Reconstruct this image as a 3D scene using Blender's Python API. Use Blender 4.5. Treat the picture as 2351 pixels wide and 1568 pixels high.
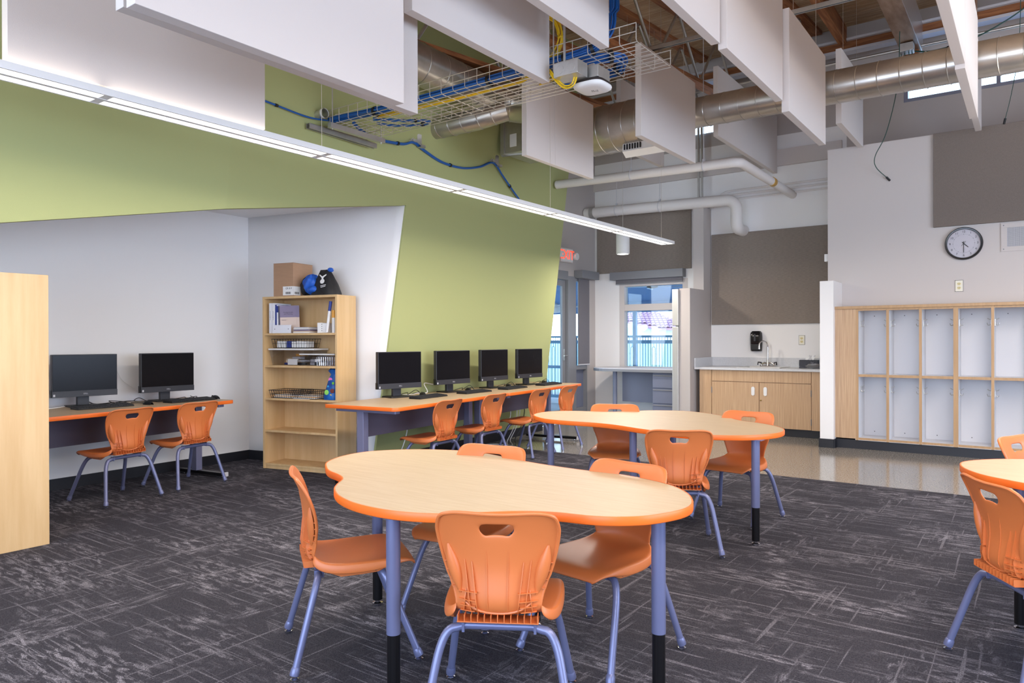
import bpy, math, random
from mathutils import Vector, Matrix
random.seed(7)
PI = math.pi
R = math.radians
sc = bpy.context.scene
C = sc.collection
for o in list(bpy.data.objects):
    bpy.data.objects.remove(o)

# ------------------------------------------------------------------ camera
# Room axes: X runs along the back wall, Y into the depth of the room, Z up (metres).
cam_d = bpy.data.cameras.new('camera')
cam = bpy.data.objects.new('camera', cam_d)
C.objects.link(cam)
cam_d.sensor_width = 36.0
cam_d.lens = 36.0 * 1650.0 / 2351.0
cam_d.clip_start = 0.02
cam_d.clip_end = 300
yaw, pit, rol = R(36), math.atan(4 / 1650), 0.003
fh = Vector((-math.sin(yaw), math.cos(yaw), 0))
rt = Vector((math.cos(yaw), math.sin(yaw), 0))
fw = fh * math.cos(pit) - Vector((0, 0, 1)) * math.sin(pit)
up = fh * math.sin(pit) + Vector((0, 0, 1)) * math.cos(pit)
cx = rt * math.cos(rol) - up * math.sin(rol)
cy = rt * math.sin(rol) + up * math.cos(rol)
m = Matrix((cx, cy, -fw)).transposed().to_4x4()
m.translation = Vector((0, 0, 1.24))
cam.matrix_world = m
sc.camera = cam

# ------------------------------------------------------------------ world, exposure, daylight
sc.view_settings.view_transform = 'Standard'
sc.view_settings.look = 'None'
sc.view_settings.exposure = 0.45
sc.view_settings.gamma = 1.0
sc.view_settings.use_curve_mapping = False
w = bpy.data.worlds.new('sky')
sc.world = w
w.use_nodes = True
wn = w.node_tree.nodes
wl = w.node_tree.links
bg = wn['Background']
tc = wn.new('ShaderNodeTexCoord')
sx = wn.new('ShaderNodeSeparateXYZ')
rp = wn.new('ShaderNodeValToRGB')
wl.new(tc.outputs['Generated'], sx.inputs[0])
wl.new(sx.outputs['Z'], rp.inputs[0])
rp.color_ramp.elements[0].position = 0.0
rp.color_ramp.elements[0].color = (0.78, 0.88, 1.0, 1)
rp.color_ramp.elements[1].position = 0.7
rp.color_ramp.elements[1].color = (0.42, 0.64, 1.0, 1)
wl.new(rp.outputs[0], bg.inputs[0])
bg.inputs[1].default_value = 4.2


def area(name, loc, rot, sx_, sy_, power, col):
    l = bpy.data.lights.new(name, 'AREA')
    l.shape = 'RECTANGLE'
    l.size, l.size_y = sx_, sy_
    l.energy = power
    l.color = col
    o = bpy.data.objects.new(name, l)
    C.objects.link(o)
    o.location = loc
    o.rotation_euler = rot
    return o


# daylight through the glazed front wall behind the camera and the side glazing (bluish sky light)
area('daylight_front', (-0.6, -2.55, 1.2), (R(90), 0, 0), 6.4, 1.6, 78, (0.42, 0.59, 1.0))
area('daylight_side', (4.15, 3.6, 1.4), (R(90), 0, R(90)), 5.8, 1.7, 80, (0.45, 0.62, 1.0))

# ------------------------------------------------------------------ materials
def lin(c):
    return tuple(((x / 255) / 12.92 if x / 255 <= 0.04045 else ((x / 255 + 0.055) / 1.055) ** 2.4) for x in c)


MATS = {}


def mat(name, rgb, rough=0.5, metal=0.0, spec=0.5, var=0.0, vscale=(4, 4, 4), bump=0.0, bscale=60.0, coat=0.0, dark=None, lo=0.35, hi=0.65):
    """principled material; var mixes towards a second colour through a stretched noise, bump adds fine relief"""
    if name in MATS:
        return MATS[name]
    mt = bpy.data.materials.new(name)
    mt.use_nodes = True
    nt = mt.node_tree
    b = nt.nodes['Principled BSDF']
    c = lin(rgb)
    b.inputs['Base Color'].default_value = (*c, 1)
    b.inputs['Roughness'].default_value = rough
    b.inputs['Metallic'].default_value = metal
    b.inputs['Specular IOR Level'].default_value = spec
    b.inputs['Coat Weight'].default_value = coat
    t = None
    if var > 0 or bump > 0:
        t = nt.nodes.new('ShaderNodeTexCoord')
    if var > 0:
        mp = nt.nodes.new('ShaderNodeMapping')
        mp.inputs['Scale'].default_value = vscale
        nz = nt.nodes.new('ShaderNodeTexNoise')
        nz.inputs['Scale'].default_value = 1.0
        nz.inputs['Detail'].default_value = 5
        nz.inputs['Roughness'].default_value = 0.6
        r = nt.nodes.new('ShaderNodeValToRGB')
        d = lin(dark) if dark else tuple(x * (1 - var) for x in c)
        r.color_ramp.elements[0].position = lo
        r.color_ramp.elements[0].color = (*d, 1)
        r.color_ramp.elements[1].position = hi
        r.color_ramp.elements[1].color = (*c, 1)
        nt.links.new(t.outputs['Object'], mp.inputs[0])
        nt.links.new(mp.outputs[0], nz.inputs['Vector'])
        nt.links.new(nz.outputs['Fac'], r.inputs[0])
        nt.links.new(r.outputs[0], b.inputs['Base Color'])
    if bump > 0:
        n2 = nt.nodes.new('ShaderNodeTexNoise')
        n2.inputs['Scale'].default_value = bscale
        n2.inputs['Detail'].default_value = 3
        bp = nt.nodes.new('ShaderNodeBump')
        bp.inputs['Strength'].default_value = bump
        bp.inputs['Distance'].default_value = 0.004
        nt.links.new(t.outputs['Object'], n2.inputs['Vector'])
        nt.links.new(n2.outputs['Fac'], bp.inputs['Height'])
        nt.links.new(bp.outputs[0], b.inputs['Normal'])
    MATS[name] = mt
    return mt


def emit(name, rgb, s):
    if name in MATS:
        return MATS[name]
    mt = bpy.data.materials.new(name)
    mt.use_nodes = True
    b = mt.node_tree.nodes['Principled BSDF']
    b.inputs['Base Color'].default_value = (*lin(rgb), 1)
    b.inputs['Emission Color'].default_value = (*lin(rgb), 1)
    b.inputs['Emission Strength'].default_value = s
    MATS[name] = mt
    return mt


def glass(name, tint=(235, 245, 250), refl=0.06, alpha=0.93):
    if name in MATS:
        return MATS[name]
    mt = bpy.data.materials.new(name)
    mt.use_nodes = True
    nt = mt.node_tree
    nt.nodes.remove(nt.nodes['Principled BSDF'])
    out = nt.nodes['Material Output']
    tr = nt.nodes.new('ShaderNodeBsdfTransparent')
    tr.inputs[0].default_value = (*lin(tint), 1)
    gl = nt.nodes.new('ShaderNodeBsdfGlossy')
    gl.inputs['Roughness'].default_value = 0.03
    mx = nt.nodes.new('ShaderNodeMixShader')
    mx.inputs[0].default_value = refl
    nt.links.new(tr.outputs[0], mx.inputs[1])
    nt.links.new(gl.outputs[0], mx.inputs[2])
    nt.links.new(mx.outputs[0], out.inputs[0])
    MATS[name] = mt
    return mt


def carpet_mat():
    mt = bpy.data.materials.new('carpet')
    mt.use_nodes = True
    nt = mt.node_tree
    b = nt.nodes['Principled BSDF']
    b.inputs['Roughness'].default_value = 0.95
    b.inputs['Specular IOR Level'].default_value = 0.1
    t = nt.nodes.new('ShaderNodeTexCoord')

    def streak(scale, rot, lo, hi, detail=6, rough=0.7, dist=0.6):
        mp = nt.nodes.new('ShaderNodeMapping')
        mp.inputs['Scale'].default_value = scale
        mp.inputs['Rotation'].default_value = (0, 0, rot)
        nz = nt.nodes.new('ShaderNodeTexNoise')
        nz.inputs['Scale'].default_value = 1
        nz.inputs['Detail'].default_value = detail
        nz.inputs['Roughness'].default_value = rough
        nz.inputs['Distortion'].default_value = dist
        r = nt.nodes.new('ShaderNodeMapRange')
        r.inputs[1].default_value = lo
        r.inputs[2].default_value = hi
        r.clamp = True
        nt.links.new(t.outputs['Object'], mp.inputs[0])
        nt.links.new(mp.outputs[0], nz.inputs['Vector'])
        nt.links.new(nz.outputs['Fac'], r.inputs[0])
        return r.outputs[0]

    def math_(op, a, bb):
        n = nt.nodes.new('ShaderNodeMath')
        n.operation = op
        n.use_clamp = True
        for i, v in enumerate((a, bb)):
            if isinstance(v, float):
                n.inputs[i].default_value = v
            else:
                nt.links.new(v, n.inputs[i])
        return n.outputs[0]
    d1 = streak((8, 30, 1), R(4), 0.49, 0.60, 6, 0.72, 0.6)
    d2 = streak((32, 8, 1), R(-5), 0.50, 0.62, 6, 0.72, 0.6)
    p1 = streak((1.3, 3.2, 1), R(8), 0.46, 0.62, 5, 0.65, 0.6)
    p2 = streak((3.2, 1.3, 1), R(-8), 0.54, 0.66, 5, 0.65, 0.6)
    s = math_('MAXIMUM', math_('MULTIPLY', d1, p1), math_('MULTIPLY', d2, p2))
    for sc_, ro, k_ in (((1.3, 44, 1), 3, 0.6), ((40, 1.2, 1), -4, 0.5), ((1.6, 46, 1), 31, 0.5), ((1.5, 46, 1), -24, 0.5)):
        ln = streak(sc_, R(ro), 0.64, 0.69, 2, 0.5, 0.25)
        s = math_('MAXIMUM', s, math_('MULTIPLY', ln, k_))
    fine = streak((150, 240, 150), R(10), 0.36, 0.55, 2, 0.7, 0.0)
    s = math_('MULTIPLY', s, fine)
    base = streak((230, 230, 230), R(20), 0.3, 0.7, 2, 0.6, 0.0)
    s = math_('ADD', math_('MULTIPLY', s, 0.95), math_('MULTIPLY', base, 0.17))
    r = nt.nodes.new('ShaderNodeValToRGB')
    r.color_ramp.elements[0].color = (*lin((40, 39, 46)), 1)
    r.color_ramp.elements[1].color = (*lin((146, 142, 150)), 1)
    nt.links.new(s, r.inputs[0])
    nt.links.new(r.outputs[0], b.inputs['Base Color'])
    bp = nt.nodes.new('ShaderNodeBump')
    bp.inputs['Strength'].default_value = 0.5
    bp.inputs['Distance'].default_value = 0.004
    nt.links.new(base, bp.inputs['Height'])
    nt.links.new(bp.outputs[0], b.inputs['Normal'])
    return mt


def concrete_mat():
    mt = bpy.data.materials.new('polished_concrete')
    mt.use_nodes = True
    nt = mt.node_tree
    b = nt.nodes['Principled BSDF']
    b.inputs['Roughness'].default_value = 0.13
    b.inputs['Specular IOR Level'].default_value = 0.6
    t = nt.nodes.new('ShaderNodeTexCoord')
    v = nt.nodes.new('ShaderNodeTexNoise')
    v.inputs['Scale'].default_value = 85
    v.inputs['Detail'].default_value = 4
    v.inputs['Roughness'].default_value = 0.8
    r = nt.nodes.new('ShaderNodeValToRGB')
    e = r.color_ramp.elements
    e[0].position = 0.42
    e[0].color = (*lin((84, 80, 77)), 1)
    e[1].position = 0.60
    e[1].color = (*lin((180, 174, 165)), 1)
    e2 = r.color_ramp.elements.new(0.5)
    e2.color = (*lin((138, 132, 125)), 1)
    nt.links.new(t.outputs['Object'], v.inputs['Vector'])
    nt.links.new(v.outputs['Fac'], r.inputs[0])
    nt.links.new(r.outputs[0], b.inputs['Base Color'])
    return mt


M_carpet = carpet_mat()
M_conc = concrete_mat()
M_white = mat('wall_white', (238, 235, 233), 0.85, spec=0.2, bump=0.05, bscale=180)
M_wallgrey = mat('wall_warm_grey', (186, 178, 174), 0.85, spec=0.2, bump=0.05, bscale=180)
M_offwhite = mat('wall_off_white', (206, 198, 194), 0.85, spec=0.2, bump=0.05, bscale=180)
M_green = mat('wall_green', (172, 176, 122), 0.8, spec=0.2, bump=0.06, bscale=160)
M_base = mat('black_rubber_base', (30, 30, 36), 0.45)
M_panel = mat('fabric_panel', (146, 134, 124), 0.95, spec=0.1, var=0.2, vscale=(22, 22, 160), bump=0.15, bscale=240)
M_panelB = mat('fabric_panel_fine', (132, 121, 113), 0.95, spec=0.1, var=0.14, vscale=(160, 40, 160), bump=0.15, bscale=240)
M_baffle = mat('baffle_felt', (213, 205, 201), 0.95, spec=0.1, bump=0.08, bscale=220)
M_maple = mat('maple_laminate', (216, 182, 134), 0.45, var=0.1, vscale=(14, 14, 1.2), dark=(205, 168, 118))
M_mapletop = mat('maple_table_top', (190, 168, 138), 0.46, var=0.1, vscale=(6, 60, 8), dark=(182, 158, 126))
M_edge = mat('orange_edge_band', (238, 112, 36), 0.4)
M_orange = mat('orange_plastic', (206, 114, 60), 0.42, spec=0.5, bump=0.03, bscale=500)
M_leg = mat('silver_steel_blue_light', (112, 116, 150), 0.34, metal=0.3)  # silver-grey paint, the blue daylight it reflects is put into the colour
M_insert = mat('black_ribbed_steel', (34, 32, 34), 0.3, metal=0.5, var=0.5, vscale=(160, 160, 1))
M_chrome = mat('chrome', (215, 215, 220), 0.12, metal=1.0)
M_steel = mat('galvanised', (206, 204, 200), 0.32, metal=0.8, var=0.16, vscale=(6, 6, 6), bump=0.02, bscale=30)
M_duct = mat('galvanised_duct', (196, 190, 182), 0.30, metal=0.85, var=0.16, vscale=(5, 9, 9), bump=0.03, bscale=14)
M_wire = mat('zinc_wire', (208, 200, 190), 0.35, metal=0.6)
M_stainless = mat('brushed_stainless', (206, 204, 202), 0.42, metal=0.6, var=0.08, vscale=(60, 60, 2))
M_black = mat('black_plastic', (20, 20, 23), 0.45)
M_blackgloss = mat('black_glossy_plastic', (18, 18, 22), 0.2)
M_screen = mat('dark_screen', (14, 13, 17), 0.22, spec=0.18)
M_bezel = mat('charcoal_bezel', (46, 46, 52), 0.45)
M_key = mat('black_keys', (38, 38, 42), 0.6)
M_blackwire = mat('black_wire', (26, 25, 27), 0.5)
M_logo = mat('silver_print', (190, 190, 195), 0.4)
M_blue = mat('blue_cable', (18, 86, 160), 0.5)
M_yellow = mat('yellow_cable', (226, 186, 26), 0.5)
M_greenw = mat('green_wire', (28, 72, 62), 0.5)
M_whitepl = mat('white_plastic', (232, 230, 228), 0.4)
M_whitegl = mat('white_pipe', (224, 218, 214), 0.5)
M_grey = mat('grey_painted_metal', (126, 126, 130), 0.45)
M_deskgrey = mat('grey_metal_desk', (112, 116, 134), 0.45)
M_ltgrey = mat('pale_grey_laminate', (198, 196, 200), 0.4)
M_shade = mat('shade_fabric', (112, 108, 112), 0.9, var=0.1, vscale=(200, 200, 200))
M_deskpanel = mat('desk_modesty', (92, 86, 102), 0.5)
M_deskleg = mat('desk_leg_metal', (128, 128, 156), 0.4, metal=0.25)
M_zebra = mat('zebrano_laminate', (206, 172, 136), 0.45, var=0.3, vscale=(150, 150, 2.2), dark=(172, 136, 102), lo=0.3, hi=0.66)
M_oak = mat('oak_edge', (190, 152, 110), 0.5, var=0.15, vscale=(40, 40, 3))
M_cubby = mat('white_laminate', (226, 226, 230), 0.5)
M_quartz = mat('pale_quartz', (206, 206, 208), 0.3, var=0.08, vscale=(60, 60, 60))
M_pine = mat('pine_deck', (204, 176, 142), 0.75, var=0.3, vscale=(1.6, 34, 10), dark=(160, 122, 86))
M_fir = mat('fir_lumber', (176, 116, 70), 0.7, var=0.35, vscale=(30, 2.2, 30), dark=(128, 74, 40))
M_firS = mat('fir_lumber_cross', (166, 108, 64), 0.7, var=0.35, vscale=(2.2, 30, 30), dark=(116, 66, 36))
M_paper = mat('paper_white', (236, 234, 232), 0.7)
M_binder = mat('white_vinyl', (232, 232, 238), 0.4)
M_card = mat('corrugated_card', (178, 140, 110), 0.85, var=0.06, vscale=(10, 10, 60))
M_clear = glass('clear_plastic', (240, 240, 242), 0.12)
M_glass = glass('window_glass', (238, 247, 250), 0.05)
M_led = emit('led_diffuser', (255, 250, 242), 4.0)
M_red = emit('exit_red', (255, 62, 40), 1.6)
M_bagblack = mat('black_nylon', (30, 28, 30), 0.6)
M_bagblue = mat('royal_blue_nylon', (30, 92, 190), 0.5)


# ------------------------------------------------------------------ geometry helpers
class MB:
    """collects vertices and faces, links them as ONE mesh object"""

    def __init__(s):
        s.v, s.f, s.sm = [], [], []

    def add(s, vs, fs, smooth=False):
        n = len(s.v)
        s.v += [tuple(p) for p in vs]
        s.f += [tuple(i + n for i in f) for f in fs]
        s.sm += [smooth] * len(fs)
        return s

    def box(s, x0, x1, y0, y1, z0, z1, M=None):
        vs = [Vector((x, y, z)) for z in (z0, z1) for y in (y0, y1) for x in (x0, x1)]
        if M is not None:
            vs = [M @ p for p in vs]
        return s.add(vs, [(0, 2, 3, 1), (4, 5, 7, 6), (0, 1, 5, 4), (2, 6, 7, 3), (0, 4, 6, 2), (1, 3, 7, 5)])

    def tube(s, path, r, n=10, caps=True, closed=False):
        P = [Vector(p) for p in path]
        N = len(P)
        rad = r if isinstance(r, (list, tuple)) else [r] * N
        vs, fs = [], []
        prev = None
        for i, p in enumerate(P):
            if closed:
                t = P[(i + 1) % N] - P[i - 1]
            else:
                t = P[min(i + 1, N - 1)] - P[max(i - 1, 0)]
            t = t.normalized() if t.length > 1e-9 else Vector((0, 0, 1))
            if prev is None:
                a = Vector((0, 0, 1)) if abs(t.z) < 0.9 else Vector((1, 0, 0))
                nr = t.cross(a).normalized()
            else:
                nr = prev - t * prev.dot(t)
                nr = nr.normalized() if nr.length > 1e-6 else t.orthogonal().normalized()
            prev = nr
            b = t.cross(nr)
            for k in range(n):
                a = 2 * PI * k / n
                vs.append(p + (nr * math.cos(a) + b * math.sin(a)) * rad[i])
        last = N if closed else N - 1
        for i in range(last):
            j = (i + 1) % N
            for k in range(n):
                k2 = (k + 1) % n
                fs.append((i * n + k, i * n + k2, j * n + k2, j * n + k))
        if caps and not closed:
            fs.append(tuple(range(n - 1, -1, -1)))
            fs.append(tuple((N - 1) * n + k for k in range(n)))
        return s.add(vs, fs, True)

    def cyl(s, p, q, r, n=16, r2=None):
        return s.tube([p, q], [r, r if r2 is None else r2], n)

    def lathe(s, prof, n=24, c=(0, 0, 0), axis='z'):
        vs, fs = [], []
        for (r, h) in prof:
            for k in range(n):
                a = 2 * PI * k / n
                x, y = r * math.cos(a), r * math.sin(a)
                p = (x, y, h) if axis == 'z' else ((x, -h, y) if axis == 'y' else (h, x, y))
                vs.append((p[0] + c[0], p[1] + c[1], p[2] + c[2]))
        for i in range(len(prof) - 1):
            for k in range(n):
                k2 = (k + 1) % n
                fs.append((i * n + k, i * n + k2, (i + 1) * n + k2, (i + 1) * n + k))
        fs.append(tuple(range(n - 1, -1, -1)))
        fs.append(tuple((len(prof) - 1) * n + k for k in range(n)))
        return s.add(vs, fs, True)

    def prism(s, poly, z0, z1, M=None, smooth_sides=False):
        n = len(poly)
        vs = [Vector((x, y, z0)) for x, y in poly] + [Vector((x, y, z1)) for x, y in poly]
        if M is not None:
            vs = [M @ p for p in vs]
        s.add(vs, [tuple(range(n - 1, -1, -1)), tuple(range(n, 2 * n))])
        k0 = len(s.v) - 2 * n
        for i in range(n):
            j = (i + 1) % n
            s.f.append((k0 + i, k0 + j, k0 + n + j, k0 + n + i))
            s.sm.append(smooth_sides)
        return s

    def extr(s, pts, off):
        """planar polygon of 3-D points swept by the vector off"""
        n = len(pts)
        o = Vector(off)
        vs = [Vector(p) for p in pts] + [Vector(p) + o for p in pts]
        fs = [tuple(range(n - 1, -1, -1)), tuple(range(n, 2 * n))] + [(i, (i + 1) % n, n + (i + 1) % n, n + i) for i in range(n)]
        return s.add(vs, fs)

    def grid(s, rows, closed_u=False, smooth=True):
        nr, nc = len(rows), len(rows[0])
        vs = [p for r in rows for p in r]
        fs = []
        for i in range(nr - 1):
            for j in range(nc if closed_u else nc - 1):
                k = (j + 1) % nc
                fs.append((i * nc + j, i * nc + k, (i + 1) * nc + k, (i + 1) * nc + j))
        return s.add(vs, fs, smooth)

    def build(s, name, m, parent=None, bevel=0.0, angle=40, loc=None):
        me = bpy.data.meshes.new(name)
        me.from_pydata(s.v, [], s.f)
        me.polygons.foreach_set('use_smooth', s.sm)
        if any(s.sm):
            me.set_sharp_from_angle(angle=R(angle))
        me.materials.append(m)
        me.update()
        o = bpy.data.objects.new(name, me)
        C.objects.link(o)
        if parent is not None:
            o.parent = parent
        if loc:
            o.location = loc
        if bevel > 0:
            b = o.modifiers.new('bevel', 'BEVEL')
            b.width = bevel
            b.segments = 2
            b.limit_method = 'ANGLE'
        return o


def box(name, m, x0, x1, y0, y1, z0, z1, parent=None, bevel=0.0):
    return MB().box(x0, x1, y0, y1, z0, z1).build(name, m, parent, bevel)


def thing(name, label, cat, loc=(0, 0, 0), rz=0.0, group=None):
    o = bpy.data.objects.new(name, None)
    C.objects.link(o)
    o.location = loc
    o.rotation_euler = (0, 0, rz)
    o['label'] = label
    o['category'] = cat
    if group:
        o['group'] = group
    return o


def tag(o, label, cat, group=None, kind=None):
    o['label'] = label
    o['category'] = cat
    if group:
        o['group'] = group
    if kind:
        o['kind'] = kind
    return o


def struct(o):
    o['kind'] = 'structure'
    return o


def dup(root, loc, rz, label, group=None):
    """copy of a thing with copies of its parts and their sub-parts"""
    r = root.copy()
    C.objects.link(r)
    r.location = loc
    r.rotation_euler = (0, 0, rz)
    r['label'] = label
    if group:
        r['group'] = group
    for ch in list(root.children):
        c = ch.copy()
        C.objects.link(c)
        c.parent = r
        for g in list(ch.children):
            d = g.copy()
            C.objects.link(d)
            d.parent = c
    return r


def share(o, parent, loc=None, rot=None):
    """another piece that shares the mesh of o"""
    c = o.copy()
    C.objects.link(c)
    c.parent = parent
    if loc is not None:
        c.location = loc
    if rot is not None:
        c.rotation_euler = rot
    return c


TEXTS = {}


def text(name, body, size, m, parent, loc, rot, ext=0.0008, align='CENTER'):
    cu = bpy.data.curves.new(name, 'FONT')
    cu.body = body
    cu.size = size
    cu.extrude = ext
    cu.align_x = align
    cu.align_y = 'CENTER'
    cu.resolution_u = 3
    cu.materials.append(m)
    key = (body, round(size, 5), round(ext, 6), align)
    me = TEXTS.get(key)
    if me is None:
        tmp = bpy.data.objects.new(name, cu)
        C.objects.link(tmp)
        dg = bpy.context.evaluated_depsgraph_get()
        me = bpy.data.meshes.new_from_object(tmp.evaluated_get(dg))
        bpy.data.objects.remove(tmp)
        TEXTS[key] = me
    o = bpy.data.objects.new(name, me)
    C.objects.link(o)
    o.parent = parent
    if not me.materials:
        me.materials.append(m)
    o.location = loc
    o.rotation_euler = rot
    return o


def spline(pts, n=8, closed=False):
    """Catmull-Rom through points"""
    P = [Vector(p) for p in pts]
    N = len(P)
    out = []
    segs = N if closed else N - 1
    for i in range(segs):
        if closed:
            p0, p1, p2, p3 = P[(i - 1) % N], P[i], P[(i + 1) % N], P[(i + 2) % N]
        else:
            p0, p1, p2, p3 = P[max(i - 1, 0)], P[i], P[i + 1], P[min(i + 2, N - 1)]
        for k in range(n):
            t = k / n
            out.append(0.5 * ((2 * p1) + (p2 - p0) * t + (2 * p0 - 5 * p1 + 4 * p2 - p3) * t * t + (3 * p1 - p0 - 3 * p2 + p3) * t ** 3))
    if not closed:
        out.append(P[-1])
    return out


# ================================================================== THE ROOM
struct(box('floor', M_conc, -9.0, 4.2, -2.6, 10.15, -0.10, 0.0))
tag(MB().prism([(-6.36, -2.49), (4.09, -2.49), (4.09, 6.66), (-5.285, 6.66), (-5.11, 4.82), (-5.37, 4.68), (-6.625, 4.44)], 0.0, 0.006).build('carpet', M_carpet), 'charcoal carpet with pale scratchy streaks up to the polished concrete strip', 'carpet')


def roof_z(y):
    return 4.25 + 0.1 * y


# ceiling deck of pine planks running along X, rising towards the back wall
ceil = thing('ceiling', '', '')
del ceil['label'], ceil['category']
struct(ceil)
slope = math.atan(0.1)
pl = None
y = -2.6
k = 0
while y < 10.25:
    if pl is None:
        pl = MB().box(-9.0, 4.2, 0.003, 0.147, 0, 0.05).build('plank', M_pine, ceil, bevel=0.004)
        o = pl
    else:
        o = share(pl, ceil)
    o.location = (0.2 * (k % 3), y, roof_z(y))
    o.rotation_euler = (slope, 0, 0)
    y += 0.15
    k += 1
struct(box('roof', M_pine, -9.0, 4.5, -2.7, 10.4, 5.6, 5.7))

# left wall of the niche, its end wall and its ceiling
struct(MB().extr([(-6.35, -2.6, 0), (-6.64, 4.47, 0), (-6.64, 4.47, 2.6), (-6.35, -2.6, 2.6)], (-0.12, 0, 0)).build('wall_left', M_white))
cv = spline([(-6.70, 4.445, 0), (-6.0, 4.58, 0), (-5.36, 4.715, 0), (-5.10, 4.805, 0), (-4.70, 4.968, 0)], 8)


def end_wall_row(z):
    lim = -5.152 + (-4.826 + 5.152) * min(z, 2.52) / 2.52
    pts = [p for p in cv if p.x < lim - 0.01]
    a, b = pts[-1], cv[len(pts)]
    f_ = (lim - a.x) / (b.x - a.x)
    pts.append(a + (b - a) * f_)
    out = []
    for q in range(25):                       # resample evenly along X
        x = -6.70 + (lim + 6.70) * q / 24
        k_ = max(n_ for n_, p in enumerate(pts[:-1]) if p.x <= x + 1e-6)
        a, b = pts[k_], pts[k_ + 1]
        out.append((x, a.y + (b.y - a.y) * (x - a.x) / max(b.x - a.x, 1e-6), z))
    return out


ew = MB().grid([end_wall_row(2.52 * k_ / 12) for k_ in range(13)])
ew = struct(ew.build('wall_niche', M_white, angle=60))
so = ew.modifiers.new('solid', 'SOLIDIFY')
so.thickness = 0.06
so.offset = -1
struct(MB().extr([(-6.75, -2.6, 2.52), (-4.62, -2.6, 2.52), (-4.60, 1.0, 2.52), (-4.84, 4.92, 2.52), (-6.8, 5.0, 2.52)], (0, 0, 0.08)).build('ceiling_niche', M_white))


def green_x(y, z):
    x = -5.15 - 0.094 * (y - 5) + 0.131 * z
    if y < 2.962:
        x += 0.06 * (y - 2.962)
    return x


gp = [(8.17, 0), (8.17, 5.3), (2.962, 5.3), (2.962, 2.184), (4.922, 2.517), (4.792, 0)]
gl = [(2.962, 2.184), (2.962, 5.3), (-2.6, 5.3), (-2.6, 1.25), (1.56, 1.90)]
g = MB()
for poly in (gp, gl):
    g.extr([(green_x(yy - 1e-6 if poly is gl and yy == 2.962 else yy, z), yy, z) for yy, z in poly], (-0.07, -0.006, 0))
struct(g.build('wall_green', M_green))

# outer wall with the door, beyond the green wall
dw = MB()
dw.box(-5.80, -5.65, 8.1, 8.20, 0, 5.3)
dw.box(-5.80, -5.65, 8.20, 9.74, 2.19, 5.3)
dw.box(-5.80, -5.65, 9.74, 10.03, 0, 5.3)
dw.box(-5.80, -5.65, 9.36, 9.74, 0, 0.12)
struct(dw.build('wall_door', M_wallgrey))
# wall with the rear window
ww = MB()
ww.box(-5.80, -5.22, 10.03, 10.18, 0, 4.0)
ww.box(-5.22, -4.10, 10.03, 10.18, 0, 0.74)
ww.box(-5.22, -4.10, 10.03, 10.18, 2.14, 4.0)
ww.box(-4.10, -3.75, 10.03, 10.18, 0, 4.0)
struct(ww.build('wall_window', M_white))
struct(box('wall_alcove', M_white, -3.75, -1.95, 10.03, 10.18, 0, 4.0))
# clerestory band above
cw = MB()
cw.box(-5.80, -4.35, 10.03, 10.18, 4.0, 5.4)
cw.box(-4.35, -3.55, 10.03, 10.18, 4.0, 4.18)
cw.box(-4.35, -3.55, 10.03, 10.18, 4.62, 5.4)
cw.box(-3.55, -1.30, 10.03, 10.18, 4.0, 5.4)
cw.box(-1.30, 1.6, 10.03, 10.18, 3.3, 4.15)
cw.box(-1.30, 1.6, 10.03, 10.18, 4.62, 5.4)
cw.box(1.6, 4.2, 10.03, 10.18, 3.3, 5.4)
cw.box(-1.95, -1.30, 10.03, 10.18, 3.3, 4.0)
struct(cw.build('wall_clerestory', M_wallgrey))
struct(box('trim_1', M_offwhite, -5.65, -2.0, 9.98, 10.03, 3.58, 3.80))
struct(box('trim_2', M_offwhite, -5.65, 4.0, 9.97, 10.03, 4.68, 4.78))
# wall above and behind the lockers, with its ledge on top
lw = MB()
lw.box(-2.0, 4.2, 9.2, 9.32, 0, 3.5)
lw.box(-2.0, 4.2, 9.32, 10.03, 3.42, 3.5)
lw.box(-2.0, -1.88, 9.32, 10.03, 0, 3.42)
struct(lw.build('wall_lockers', M_offwhite))
struct(box('wall_pillar', M_white, -1.988, -1.842, 8.74, 9.2, 0, 1.90, bevel=0.002))
# stepped partition between window bay and sink alcove
pw = MB()
pw.extr([(-3.90, 9.24, 0), (-3.90, 9.24, 1.93), (-3.90, 9.74, 1.93), (-3.90, 9.74, 3.10), (-3.90, 10.03, 3.10), (-3.90, 10.03, 0)], (0.15, 0, 0))
struct(pw.build('wall_partition', M_wallgrey))
rw = MB()
rw.box(4.1, 4.2, -2.6, 0.6, 0, 5.3)
rw.box(4.1, 4.2, 6.6, 10.1, 0, 5.3)
rw.box(4.1, 4.2, 0.6, 6.6, 2.9, 5.3)
rw.box(4.1, 4.2, 0.6, 6.6, 0, 0.5)
struct(rw.build('wall_right', M_offwhite))
fw_ = MB()
fw_.box(-9, -3.9, -2.6, -2.5, 0, 5.0)
fw_.box(2.7, 4.2, -2.6, -2.5, 0, 5.0)
fw_.box(-3.9, 2.7, -2.6, -2.5, 3.1, 5.0)
fw_.box(-3.9, 2.7, -2.6, -2.5, 0, 0.4)
struct(fw_.build('wall_front', M_offwhite))
# baseboards
def baseb(name, pts, h=0.10, t=0.012):
    b = MB()
    for (p, q) in zip(pts[:-1], pts[1:]):
        d = Vector((q[0] - p[0], q[1] - p[1], 0))
        nrm = Vector((d.y, -d.x, 0)).normalized() * t
        b.extr([(p[0], p[1], 0), (q[0], q[1], 0), (q[0], q[1], h), (p[0], p[1], h)], nrm)
    return struct(b.build(name, M_base))


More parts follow.
